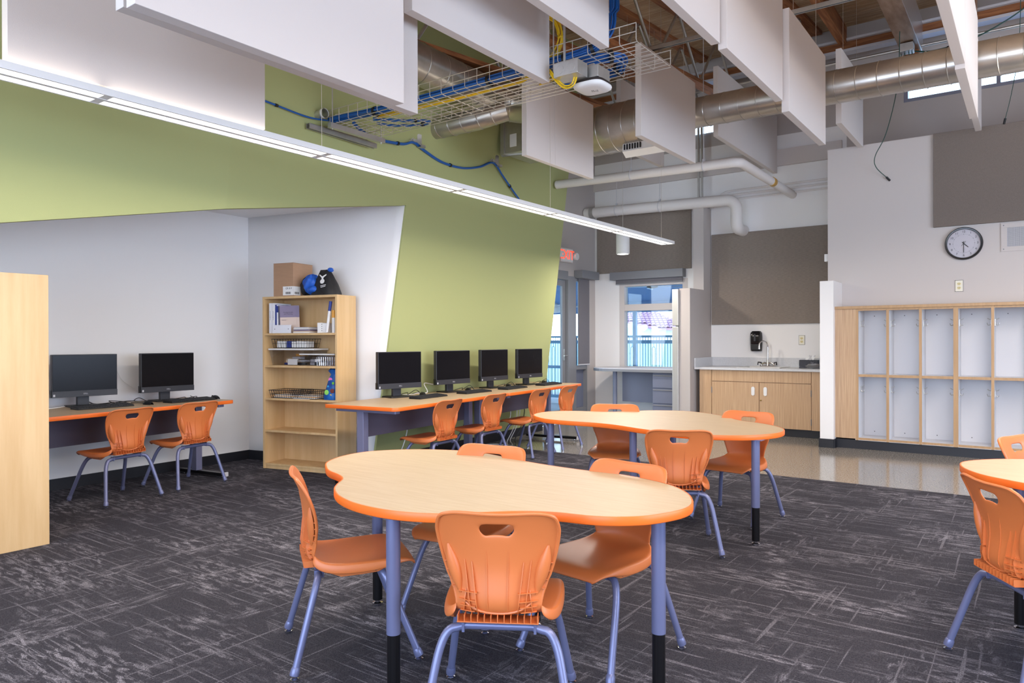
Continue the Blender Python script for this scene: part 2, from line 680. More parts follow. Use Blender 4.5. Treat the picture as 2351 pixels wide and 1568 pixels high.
baseb('baseboard_left', [(-6.35, -2.5), (-6.638, 4.46)])
baseb('baseboard_niche', [(-6.64, 4.452), (-5.36, 4.71), (-5.16, 4.775)])
baseb('baseboard_green', [(green_x(4.73, 0.0), 4.73), (green_x(8.17, 0.0), 8.17)], 0.105, 0.02)
baseb('baseboard_pillar', [(-1.99, 9.2), (-1.99, 8.738), (-1.84, 8.738), (-1.84, 8.9)])
baseb('baseboard_window', [(-5.64, 10.026), (-3.9, 10.026)])

# ------------------------------------------------------------------ rear window, clerestories, door
def window(name, x0, x1, z0, z1, y, mull=None, fr=0.05, m=M_whitepl):
    t = thing(name, '', '')
    del t['label'], t['category']
    struct(t)
    f = MB()
    f.box(x0, x0 + fr, y - 0.02, y + 0.10, z0, z1)
    f.box(x1 - fr, x1, y - 0.02, y + 0.10, z0, z1)
    f.box(x0 + fr, x1 - fr, y - 0.02, y + 0.10, z1 - fr, z1)
    f.box(x0 + fr, x1 - fr, y - 0.02, y + 0.10, z0, z0 + fr)
    f.build('window_frame', m, t, 0.002)
    if mull:
        box('mullion', m, x0 + fr, x1 - fr, y - 0.015, y + 0.09, mull[0], mull[1], t, 0.002)
        box('pane', M_glass, x0 + fr, x1 - fr, y + 0.05, y + 0.056, z0 + fr, mull[0], t)
        box('pane', M_glass, x0 + fr, x1 - fr, y + 0.05, y + 0.056, mull[1], z1 - fr, t)
    else:
        box('pane', M_glass, x0 + fr, x1 - fr, y + 0.05, y + 0.056, z0 + fr, z1 - fr, t)
    return t


w1 = window('window_1', -5.22, -4.10, 0.74, 2.14, 10.05, (1.68, 1.78), 0.085, M_offwhite)
w2 = window('window_2', -4.35, -3.55, 4.18, 4.62, 10.06, None, 0.03, M_ltgrey)
M_alu = mat('blue_grey_aluminium', (138, 142, 160), 0.4, metal=0.3)
w3 = window('window_3', -1.30, 1.6, 4.15, 4.62, 10.06, None, 0.045, M_alu)
for x in (-0.35, 0.62):
    box('mullion', M_alu, x, x + 0.04, 10.04, 10.15, 4.19, 4.58, w3)

t = thing('door_1', '', '')
del t['label'], t['category']
struct(t)
f = MB()
f.box(-5.75, -5.62, 8.20, 8.26, 0, 2.19)
f.box(-5.75, -5.62, 9.17, 9.36, 0, 2.19)
f.box(-5.75, -5.62, 8.26, 9.17, 2.13, 2.26)
f.build('door_frame', M_grey, t, 0.002)
f = MB()
f.box(-5.71, -5.67, 8.27, 8.36, 0.01, 2.12)
f.box(-5.71, -5.67, 9.08, 9.16, 0.01, 2.12)
f.box(-5.71, -5.67, 8.36, 9.08, 2.04, 2.12)
f.box(-5.71, -5.67, 8.36, 9.08, 0.01, 0.20)
leaf = f.build('door_leaf', M_grey, t, 0.002)
box('pane', M_glass, -5.693, -5.687, 8.36, 9.08, 0.20, 2.04, leaf)
h = MB()
h.box(-5.67, -5.665, 9.10, 9.14, 0.93, 1.10)
h.tube([(-5.66, 9.12, 1.0), (-5.61, 9.12, 1.0), (-5.61, 9.03, 1.0)], 0.008, 8)
h.build('door_handle', M_steel, leaf)
# sidelight beside the door
t = thing('window_4', '', '')
del t['label'], t['category']
struct(t)
f = MB()
f.box(-5.75, -5.63, 9.36, 9.41, 0.12, 2.19)
f.box(-5.75, -5.63, 9.70, 9.74, 0.12, 2.19)
f.box(-5.75, -5.63, 9.41, 9.70, 2.13, 2.19)
f.box(-5.75, -5.63, 9.41, 9.70, 0.78, 0.84)
f.box(-5.75, -5.63, 9.41, 9.70, 0.12, 0.2)
f.build('window_frame', M_grey, t, 0.002)
box('pane', M_glass, -5.70, -5.694, 9.41, 9.70, 0.84, 2.13, t)
box('panel', M_deskgrey, -5.72, -5.68, 9.41, 9.70, 0.2, 0.78, t)

# roller shades
t = thing('roller_shade', 'grey roller shade with boxed valance pulled down over the door sidelight', 'roller shade', (0, 0, 0))
f = MB()
f.box(-5.645, -5.50, 9.38, 9.90, 2.17, 2.29)
f.build('valance', M_grey, t, 0.003)
box('shade_fabric', M_shade, -5.616, -5.612, 9.45, 9.78, 0.86, 2.17, t)
MB().cyl((-5.614, 9.45, 0.855), (-5.614, 9.78, 0.855), 0.011, 10).build('hem_bar', M_ltgrey, t)
t = thing('roller_shade', 'grey roller shade box rolled up above the rear window', 'roller shade', (0, 0, 0))
box('valance', M_grey, -5.32, -4.13, 9.90, 10.028, 2.155, 2.275, t, 0.003)
box('shade_fabric', M_shade, -5.25, -4.16, 9.97, 9.975, 2.095, 2.156, t)
MB().cyl((-5.25, 9.9725, 2.097), (-4.16, 9.9725, 2.097), 0.009, 10).build('hem_bar', M_grey, t)

# fabric acoustic panels
tag(box('acoustic_board', M_panel, -5.60, -4.04, 10.0, 10.028, 2.275, 3.16, bevel=0.003), 'taupe fabric acoustic panel above the rear window', 'panel')
tag(box('acoustic_board', M_panel, -3.735, -2.01, 10.0, 10.028, 1.445, 2.73, bevel=0.003), 'taupe fabric acoustic panel above the sink', 'panel')
tag(box('acoustic_board', M_panelB, -0.90, 1.8, 9.165, 9.198, 2.467, 3.5, bevel=0.003), 'large dark taupe fabric acoustic panel above the wall clock', 'panel')

# ================================================================== LOCKERS, SINK, TEACHER DESK
t = thing('cubby_locker', 'long two-tier open cubby locker unit in wood and white with coat hooks', 'lockers', (0, 0, 0))
LX = [-1.612, -1.304, -0.988, -0.664, -0.342, -0.020, 0.302, 0.624]
LF, LB = 8.82, 9.195
box('side_panel', M_zebra, -1.842, -1.625, LF, LB, 0.115, 1.575, t)
box('top_board', M_oak, -1.842, 0.64, LF - 0.02, LB, 1.575, 1.606, t, 0.002)
box('toe_kick', M_base, -1.842, 0.64, LF + 0.02, LB, 0, 0.10, t)
box('bottom_board', M_cubby, -1.63, 0.64, LF + 0.001, LB, 0.10, 0.125, t)
box('back_panel', M_cubby, -1.63, 0.64, LB - 0.015, LB - 0.002, 0.125, 1.575, t)
dv = None
ev = None
for i, x in enumerate(LX):
    th = 0.026 if i != 3 else 0.044
    box('divider', M_cubby, x - th / 2, x + th / 2, LF + 0.012, LB - 0.015, 0.125, 1.575, t)
    box('edge_strip', M_oak, x - th / 2, x + th / 2, LF, LF + 0.012, 0.10, 1.575, t)
for i in range(7):
    a, b = LX[i] + 0.014, LX[i + 1] - (0.014 if i != 2 else 0.023)
    if i == 3:
        a += 0.009
    box('shelf', M_cubby, a, b, LF + 0.012, LB - 0.015, 0.815, 0.838, t)
    box('edge_strip', M_oak, a, b, LF, LF + 0.012, 0.812, 0.840, t)
    box('edge_strip', M_oak, a, b, LF, LF + 0.012, 0.104, 0.128, t)
    box('edge_strip', M_oak, a, b, LF, LF + 0.012, 1.553, 1.575, t)
# coat hooks: one on each side of every cell, upper and lower tier
hk = MB()
hk.box(-0.003, 0.003, -0.012, 0.012, -0.035, 0.035)
hk.tube(spline([(0, 0, 0.03), (0.02, 0, 0.034), (0.034, 0, 0.045)], 3), 0.004, 6)
hk.tube(spline([(0, 0, -0.01), (0.012, 0, -0.026), (0.03, 0, -0.026), (0.036, 0, -0.004)], 3), 0.004, 6)
hk0 = None
for i in range(7):
    for z in (1.405, 0.665):
        for side in (0, 1):
            x = LX[i] + 0.014 if side == 0 else LX[i + 1] - 0.014
            if (i, side) == (2, 1):
                x -= 0.009
            if (i, side) == (3, 0):
                x += 0.009
            if hk0 is None:
                hk0 = hk.build('coat_hook', M_steel, t)
                hk0['label'] = 'small metal coat hook'
                o = hk0
            else:
                o = share(hk0, t)
            o.location = (x + (0.003 if side == 0 else -0.003), 8.95, z)
            o.rotation_euler = (0, 0, 0 if side == 0 else PI)
sc0 = None
for i in range(6):
    for z in (1.50, 0.17):
        if sc0 is None:
            sc0 = MB().lathe([(0.006, 0), (0.006, 0.003), (0.002, 0.004)], 8, axis='y').build('screw_cap', M_grey, t)
            o = sc0
        else:
            o = share(sc0, t)
        o.location = (LX[i] + 0.12, LB - 0.015, z)

# sink cabinet
t = thing('sink_cabinet', 'zebra grain wood sink base cabinet with two doors in the alcove', 'cabinet', (0, 0, 0))
CF = 9.40
cb = MB()
cb.box(-3.68, -2.0, CF + 0.02, 10.03, 0.10, 0.83)
cb.build('carcass', M_zebra, t)
box('toe_kick', M_base, -3.68, -2.0, CF + 0.04, 10.03, 0, 0.10, t)
box('filler_panel', M_zebra, -3.68, -3.515, CF, CF + 0.02, 0.10, 0.83, t)
box('filler_panel', M_zebra, -2.235, -2.0, CF, CF + 0.02, 0.10, 0.83, t)
box('apron_panel', M_zebra, -3.508, -2.242, CF, CF + 0.02, 0.682, 0.828, t, 0.001)
for x0, x1, hx in ((-3.508, -2.884, -2.957), (-2.876, -2.242, -2.800)):
    d = box('door', M_zebra, x0, x1, CF, CF + 0.02, 0.102, 0.673, t, 0.001)
    hm = MB()
    hm.prism([(hx + 0.022 * math.cos(a) * (1 if abs(math.cos(a)) > .3 else 1), 0.563 + (0.036 if math.sin(a) >= 0 else -0.036) + 0.022 * math.sin(a)) for a in [2 * PI * q / 20 for q in range(20)]], 0, 0.012, Matrix(((1, 0, 0, 0), (0, 0, -1, CF), (0, 1, 0, 0), (0, 0, 0, 1))))
    hm.build('cup_pull', M_whitepl, d, 0.002)['label'] = 'white oval pull'
    hx2 = x0 - 0.002 if x0 < -3 else x1 + 0.002
    for za, zb in ((0.60, 0.52), (0.24, 0.16)):
        MB().cyl((hx2, CF - 0.002, za), (hx2, CF - 0.002, zb), 0.006, 8).build('hinge', M_grey, d)
    if x0 > -3:
        MB().lathe([(0.009, 0), (0.009, 0.012), (0.006, 0.014)], 12, (-2.857, CF, 0.448), 'y').build('lock', mat('brass', (150, 120, 60), 0.3, metal=1), d)

t = thing('countertop', 'pale grey quartz countertop with low backsplash in the sink alcove', 'countertop', (0, 0, 0))
cm = MB()
cm.box(-3.74, -2.0, 9.36, 9.52, 0.832, 0.862)
cm.box(-3.74, -2.0, 9.90, 10.03, 0.832, 0.862)
cm.box(-3.74, -3.17, 9.52, 9.90, 0.832, 0.862)
cm.box(-2.67, -2.0, 9.52, 9.90, 0.832, 0.862)
cm.build('slab', M_quartz, t)
box('backsplash', M_quartz, -3.725, -2.0, 10.01, 10.03, 0.862, 0.985, t)
box('side_splash', M_quartz, -3.745, -3.725, 9.37, 10.03, 0.862, 0.985, t)

t = thing('sink', 'stainless steel drop-in sink set in the quartz counter', 'sink', (0, 0, 0))
rim = MB()
for a in ((-3.20, -2.64, 9.49, 9.53), (-3.20, -2.64, 9.88, 9.955), (-3.20, -3.16, 9.53, 9.88), (-2.68, -2.64, 9.53, 9.88)):
    rim.box(a[0], a[1], a[2], a[3], 0.862, 0.868)
rim.build('rim', M_stainless, t)
bw = MB()
bw.box(-3.16, -3.155, 9.53, 9.88, 0.70, 0.864)
bw.box(-2.685, -2.68, 9.53, 9.88, 0.70, 0.864)
bw.box(-3.155, -2.685, 9.53, 9.535, 0.70, 0.864)
bw.box(-3.155, -2.685, 9.875, 9.88, 0.70, 0.864)
bw.box(-3.155, -2.685, 9.535, 9.875, 0.70, 0.705)
bw.build('bowl', M_stainless, t)
t = thing('faucet', 'chrome gooseneck faucet with two lever handles behind the sink', 'faucet', (-2.92, 9.915, 0.868))
fb = MB()
fb.box(-0.10, 0.10, -0.025, 0.025, 0, 0.012)
fb.lathe([(0.028, 0.012), (0.020, 0.04), (0.016, 0.07), (0.012, 0.09)], 14)
for q in (-1, 1):
    fb.tube([(0, 0, 0.04), (q * 0.045, -0.005, 0.05), (q * 0.085, 0, 0.03), (q * 0.085, 0, 0.005)], [0.014, 0.012, 0.014, 0.018], 10)
fb.build('base', M_chrome, t)
MB().tube([(0, 0, 0.08), (0, 0, 0.26)] + spline([(0, 0, 0.28), (-0.012, -0.02, 0.33), (-0.045, -0.075, 0.345), (-0.07, -0.12, 0.32), (-0.075, -0.13, 0.27)], 5), 0.009, 10).build('spout', M_chrome, t)
MB().cyl((-0.075, -0.13, 0.275), (-0.075, -0.13, 0.235), 0.013, 12).build('aerator', M_chrome, t)
for q in (-1, 1):
    MB().tube([(q * 0.085, 0, 0.05), (q * 0.12, -0.03, 0.058), (q * 0.125, -0.035, 0.02)], [0.010, 0.009, 0.008], 8).build('lever', mat('dark_chrome', (70, 70, 76), 0.2, metal=0.9), t)

t = thing('soap_dispenser', 'dark translucent soap dispenser on the white wall above the sink', 'soap dispenser', (-3.10, 10.03, 1.21))
sd = MB()
rows = []
for z, hw, dp in ((-0.14, 0.055, 0.06), (-0.135, 0.068, 0.085), (-0.03, 0.074, 0.10), (0.06, 0.074, 0.105), (0.115, 0.070, 0.095), (0.14, 0.05, 0.07)):
    rows.append([(-hw, 0, z), (-hw, -dp * .7, z), (-hw * .7, -dp, z), (hw * .7, -dp, z), (hw, -dp * .7, z), (hw, 0, z)])
sd.grid(rows)
sd.f.append((30, 31, 32, 33, 34, 35)); sd.sm.append(False)
sd.f.append((5, 4, 3, 2, 1, 0)); sd.sm.append(False)
sd.build('housing', M_blackgloss, t)
box('push_bar', M_black, -0.05, 0.05, -0.112, -0.095, -0.12, -0.04, t, 0.006)
box('window_strip', M_bezel, -0.012, 0.012, -0.1075, -0.10, 0.0, 0.10, t, 0.003)


def outlet(x, y, z, label, plate, slots=True):
    t = thing('wall_outlet', label, 'outlet', (x, y, z))
    box('cover_plate', plate, -0.036, 0.036, -0.006, 0, -0.060, 0.060, t, 0.002)
    box('plate_shadow_sheet', M_bezel, -0.039, 0.039, -0.002, 0, -0.063, 0.063, t)  # dark sheet painting the shade round the edge of the plate
    for q in (-1, 1):
        r = MB()
        r.prism([(0.019 * math.cos(a), q * 0.022 + 0.015 * math.sin(a)) for a in [2 * PI * k / 16 for k in range(16)]], 0, 0.003, Matrix(((1, 0, 0, 0), (0, 0, -1, -0.006), (0, 1, 0, 0), (0, 0, 0, 1))))
        s_ = r.build('socket', mat('ivory_plastic', (222, 206, 150), 0.4), t)
        k = MB()
        k.box(-0.009, -0.006, -0.0095, -0.0088, q * 0.022 - 0.002, q * 0.022 + 0.008)
        k.box(0.006, 0.009, -0.0095, -0.0088, q * 0.022 - 0.002, q * 0.022 + 0.008)
        k.box(-0.003, 0.003, -0.0095, -0.0088, q * 0.022 - 0.011, q * 0.022 - 0.006)
        k.build('slots', M_black, s_)
    return t


M_plate = mat('ivory_plate', (232, 226, 208), 0.4)
outlet(-2.507, 10.028, 1.225, 'ivory duplex outlet on the white wall right of the faucet', M_plate)
outlet(-0.661, 9.198, 1.812, 'ivory duplex outlet above the lockers below the clock', M_plate)

# things on the counter
t = thing('tissue_box', 'dark patterned tissue box on the counter right of the sink', 'box', (-2.36, 9.80, 0.862), R(6))
box('carton', mat('charcoal_print', (52, 52, 60), 0.6, var=0.7, vscale=(24, 24, 24), dark=(150, 150, 156), lo=0.35, hi=0.42), -0.115, 0.115, -0.06, 0.06, 0, 0.105, t, 0.002)
tm = MB()
tm.grid([[(-0.05 + 0.02 * i + 0.01 * j, 0.012 * math.sin(i * 2 + j), 0.105 + 0.02 * j + 0.008 * math.cos(i * 3 + j)) for i in range(6)] for j in range(4)])
tm.build('tissue', M_paper, t)
t = thing('spray_carton', 'tall blue and white carton on the counter beside the pillar', 'carton', (-2.20, 9.90, 0.862), R(-10))
box('carton', M_paper, -0.04, 0.04, -0.035, 0.035, 0, 0.19, t, 0.002)
box('blue_band', mat('cyan_print', (60, 150, 205), 0.5), -0.0405, 0.0405, -0.0355, 0.0355, 0.06, 0.15, t)
t = thing('plastic_bag', 'crumpled clear plastic bag on the counter in front of the tissue box', 'bag', (-2.25, 9.60, 0.862))
rows = []
for i in range(7):
    ph = PI * i / 6
    rows.append([(0.12 * math.sin(ph) * math.cos(a) * (0.75 + 0.3 * random.random()), 0.06 * math.sin(ph) * math.sin(a) * (0.7 + 0.4 * random.random()), 0.03 - 0.03 * math.cos(ph) * (0.8 + 0.4 * random.random()) + 0.004) for a in [2 * PI * k / 14 for k in range(14)]])
MB().grid(rows, True).build('film', glass('bag_film', (236, 238, 242), 0.3), t)

# small sensor on the edge of the locker wall
tag(box('thermostat', M_whitepl, -2.045, -2.0, 9.22, 9.30, 2.17, 2.26, bevel=0.004), 'small white sensor box on the wall edge above the pillar', 'sensor')

# teacher desk
t = thing('teacher_desk', 'grey metal desk with rounded end under the rear window', 'desk', (0, 0, 0))
tp = [(-4.0, 9.30), (-4.0, 9.98), (-5.1, 9.98)] + [(-5.05 - 0.36 * math.cos(a), 9.64 - 0.34 * math.sin(a)) for a in [-PI / 2 + PI * k / 16 for k in range(17)]]
MB().prism(tp[::-1], 0.79, 0.822).build('desk_top', M_ltgrey, t)
tb = [(x + 0, y) for x, y in tp]
eb = MB()
n = len(tb)
vs = [(x, y, 0.775) for x, y in tb] + [(x, y, 0.812) for x, y in tb]
cxm, cym = -4.5, 9.64
vs = [(cxm + (x - cxm) * 1.006, cym + (y - cym) * 1.012, z) for x, y, z in vs]
eb.add(vs, [(i, (i + 1) % n, n + (i + 1) % n, n + i) for i in range(n)])
eb.build('edge_band', M_grey, t)
leg = MB()
leg.cyl((-5.02, 9.50, 0.10), (-5.02, 9.50, 0.78), 0.032, 16)
leg.lathe([(0.16, 0), (0.15, 0.02), (0.06, 0.10), (0.034, 0.18)], 20, (-5.02, 9.50, 0))
leg.build('leg', M_deskgrey, t)
box('modesty_panel', M_deskgrey, -4.96, -4.36, 9.62, 9.64, 0.32, 0.78, t)
ped = box('pedestal', M_deskgrey, -4.35, -4.005, 9.36, 9.95, 0.03, 0.78, t, 0.003)
for z0, z1 in ((0.56, 0.74), (0.345, 0.54), (0.06, 0.325)):
    dr = box('drawer', M_deskgrey, -4.345, -4.01, 9.345, 9.362, z0, z1, t, 0.003)
    box('drawer_pull', M_grey, -4.34, -4.015, 9.335, 9.346, z1 - 0.018, z1 - 0.002, dr, 0.003)

t = thing('steel_refrigerator', 'slim tall brushed steel appliance against the stepped partition', 'refrigerator', (0, 0, 0))
box('cabinet', M_stainless, -3.968, -3.905, 9.27, 9.95, 0.03, 1.92, t)
box('freezer_door', M_stainless, -3.99, -3.902, 9.20, 9.268, 1.425, 1.92, t, 0.005)
box('fridge_door', M_stainless, -3.99, -3.902, 9.20, 9.268, 0.08, 1.41, t, 0.005)

# ------------------------------------------------------------------ clock
t = thing('wall_clock', 'round black-rimmed wall clock with white dial on the locker wall', 'clock', (-0.616, 9.2, 2.268))
MB().lathe([(0.174, 0.0), (0.178, 0.012), (0.176, 0.035), (0.168, 0.045), (0.158, 0.044), (0.153, 0.030), (0.153, 0.02)], 48, (0, 0, 0), 'y').build('rim', M_blackgloss, t)
dial = MB().lathe([(0.155, 0.0), (0.155, 0.022)], 48, (0, 0, 0), 'y').build('dial', mat('dial_white', (226, 222, 224), 0.6), t)
for hnum in range(1, 13):
    a = hnum * PI / 6
    text('numeral', str(hnum), 0.032, M_black, dial, (0.128 * math.sin(a), -0.0235, 0.128 * math.cos(a)), (R(90), 0, 0))
tk = MB()
for i in range(60):
    a = i * PI / 30
    M_ = Matrix.Translation((0.100 * math.sin(a), 0, 0.100 * math.cos(a))) @ Matrix.Rotation(a, 4, 'Y')
    big = i % 5 == 0
    tk.box(-0.0018 if big else -0.0009, 0.0018 if big else 0.0009, -0.0232, -0.0222, -0.004 if big else -0.002, 0.004 if big else 0.002, M_)
tk.build('minute_marks', M_black, t)
for nm, a, L, wd, dy in (('hour_hand', R(135), 0.060, 0.007, 0.0), ('minute_hand', R(180), 0.095, 0.006, 0.001)):
    M_ = Matrix.Rotation(a, 4, 'Y')
    MB().box(-wd / 2, wd / 2, -0.028 - dy, -0.0265 - dy, -0.022, L, M_).build(nm, M_black, t)
M_ = Matrix.Rotation(R(40), 4, 'Y')
MB().box(-0.0015, 0.0015, -0.031, -0.030, -0.035, 0.03, M_).build('second_hand', M_black, t)
tgl = MB().lathe([(0.154, 0.034), (0.154, 0.036)], 40, (0, 0, 0), 'y').build('cover_glass', glass('clock_glass', (250, 250, 252), 0.05), t)

# return-air grille right of the clock
t = thing('vent_grille', 'white return air grille with fine mesh right of the clock', 'vent', (-0.02, 9.2, 2.305))
f = MB()
f.box(-0.263, 0.263, -0.012, 0, -0.15, -0.10)
f.box(-0.263, 0.263, -0.012, 0, 0.10, 0.15)
f.box(-0.263, -0.21, -0.012, 0, -0.10, 0.10)
f.box(0.21, 0.263, -0.012, 0, -0.10, 0.10)
f.build('frame', M_offwhite, t, 0.001)
g = MB()
for i in range(53):
    x = -0.208 + i * 0.008
    g.box(x - 0.0014, x + 0.0014, -0.007, -0.005, -0.10, 0.10)
for i in range(25):
    z = -0.096 + i * 0.008
    g.box(-0.21, 0.21, -0.0075, -0.0055, z - 0.0014, z + 0.0014)
o = g.build('mesh_grid', M_ltgrey, t)
o['kind'] = 'stuff'
box('backing', M_grey, -0.21, 0.21, -0.003, 0, -0.10, 0.10, t)
s0 = None
for x in (-0.24, 0.24):
    for z in (-0.125, 0.125):
        if s0 is None:
            s0 = MB().lathe([(0.006, 0.012), (0.005, 0.015)], 8, axis='y').build('screw', M_grey, t)
            o = s0
        else:
            o = share(s0, t)
        o.location = (x, 0, z)

# exit sign on the wall above the door (faces +X)
t = thing('exit_sign', 'red lettered exit sign with twin lamp heads above the door', 'exit sign', (-5.648, 9.10, 2.49))
box('housing', M_offwhite, 0, 0.05, -0.17, 0.17, -0.105, 0.105, t, 0.005)
box('face', M_whitepl, 0.05, 0.053, -0.155, 0.155, -0.09, 0.09, t)
text('lettering', 'EXIT', 0.19, M_red, t, (0.0535, 0, 0), (R(90), 0, R(90)), 0.002)
for q in (-1, 1):
    hmm = MB()
    hmm.cyl((0.03, q * 0.17, 0.0), (0.03, q * 0.20, 0.0), 0.014, 10)
    hmm.build('lamp_arm', M_offwhite, t)
    MB().lathe([(0.02, -0.05), (0.045, -0.03), (0.055, 0.03), (0.05, 0.04), (0.03, 0.042)], 16, (0.05, q * 0.235, 0.0), 'x').build('lamp_head', M_whitepl, t)

# ================================================================== TABLES
T1 = [(-2.577, 2.125), (-2.683, 2.22), (-2.759, 2.383), (-2.757, 2.554), (-2.619, 2.73), (-2.408, 2.832), (-2.21, 2.833), (-1.979, 2.772), (-1.783, 2.736), (-1.614, 2.721), (-1.402, 2.721), (-1.198, 2.661), (-1.066, 2.563), (-0.976, 2.421), (-0.954, 2.293), (-1.001, 2.156), (-1.071, 2.078), (-1.157, 2.031), (-1.277, 2.005), (-1.383, 1.952), (-1.485, 1.857), (-1.591, 1.76), (-1.739, 1.707), (-1.912, 1.71), (-2.061, 1.759), (-2.173, 1.831), (-2.237, 1.898), (-2.305, 1.985), (-2.389, 2.035), (-2.487, 2.07)]
T2 = [(-3.059, 4.49), (-3.125, 4.674), (-3.09, 4.84), (-2.947, 4.95), (-2.724, 5.03), (-2.600, 5.172), (-2.482, 5.33), (-2.288, 5.418), (-2.095, 5.384), (-1.867, 5.23), (-1.687, 5.028), (-1.487, 4.919), (-1.347, 4.79), (-1.268, 4.642), (-1.26, 4.469), (-1.329, 4.312), (-1.435, 4.21), (-1.629, 4.130), (-1.84, 4.14), (-2.036, 4.193), (-2.244, 4.279), (-2.431, 4.315), (-2.659, 4.304), (-2.861, 4.334)]
TZ = 0.67


def table(outline, legs, label, shift=(0, 0)):
    ax = sum(p[0] for p in outline) / len(outline)
    ay = sum(p[1] for p in outline) / len(outline)
    t = thing('activity_table', label, 'table', (ax + shift[0], ay + shift[1], 0.006), 0, 'clover shaped activity tables')
    pts = [(p.x, p.y) for p in spline([(x - ax, y - ay, 0) for x, y in outline], 6, True)]
    a = sum(p[0] * q[1] - q[0] * p[1] for p, q in zip(pts, pts[1:] + pts[:1]))
    if a < 0:
        pts.reverse()
    z1 = TZ - 0.006
    MB().prism(pts, z1 - 0.028, z1, smooth_sides=True).build('tabletop', M_mapletop, t)
    n = len(pts)
    N = []
    for i in range(n):
        d = Vector((pts[(i + 1) % n][0] - pts[i - 1][0], pts[(i + 1) % n][1] - pts[i - 1][1], 0)).normalized()
        N.append((d.y, -d.x))
    prof = [(0.0, z1 - 0.0305), (0.003, z1 - 0.030), (0.0045, z1 - 0.027), (0.0045, z1 - 0.003), (0.003, z1 + 0.0004), (-0.0015, z1 + 0.0006)]
    rows = [[(pts[i][0] + N[i][0] * o_, pts[i][1] + N[i][1] * o_, z) for i in range(n)] for o_, z in prof]
    MB().grid(rows, True).build('edge_band', M_edge, t, angle=60)
    l0 = None
    for lx, ly in legs:
        x, y = lx - ax, ly - ay
        if l0 is None:
            b = MB()
            b.cyl((0, 0, 0.225), (0, 0, z1 - 0.03), 0.0245, 24)
            b.box(-0.05, 0.05, -0.05, 0.05, z1 - 0.033, z1 - 0.0285)
            l0 = b.build('leg', M_leg, t, loc=(x, y, 0))
            i0 = MB().lathe([(0.0225, 0.025), (0.0225, 0.228)], 24).build('leg_insert', M_insert, l0)
            i0['label'] = 'black ribbed height adjusting insert'
            g0 = MB().lathe([(0.020, 0), (0.024, 0.004), (0.024, 0.010), (0.012, 0.014), (0.012, 0.028)], 16).build('glide', M_chrome, l0)
        else:
            l = share(l0, t, (x, y, 0))
            share(i0, l)
            share(g0, l)
    return t


table(T1, [(-1.784, 1.757), (-1.046, 2.293), (-2.484, 2.344), (-1.74, 2.56)], 'clover shaped maple table with orange edge in the foreground')
table(T2, [(-2.858, 4.413), (-2.159, 4.339), (-2.178, 5.031), (-1.352, 4.342)], 'clover shaped maple table with orange edge in the middle of the room near the sink')
table(T1, [(-1.784, 1.757), (-1.046, 2.293), (-2.548, 2.344), (-1.74, 2.56)], 'clover shaped maple table with orange edge cut by the right border before the lockers', (2.50, 1.38))

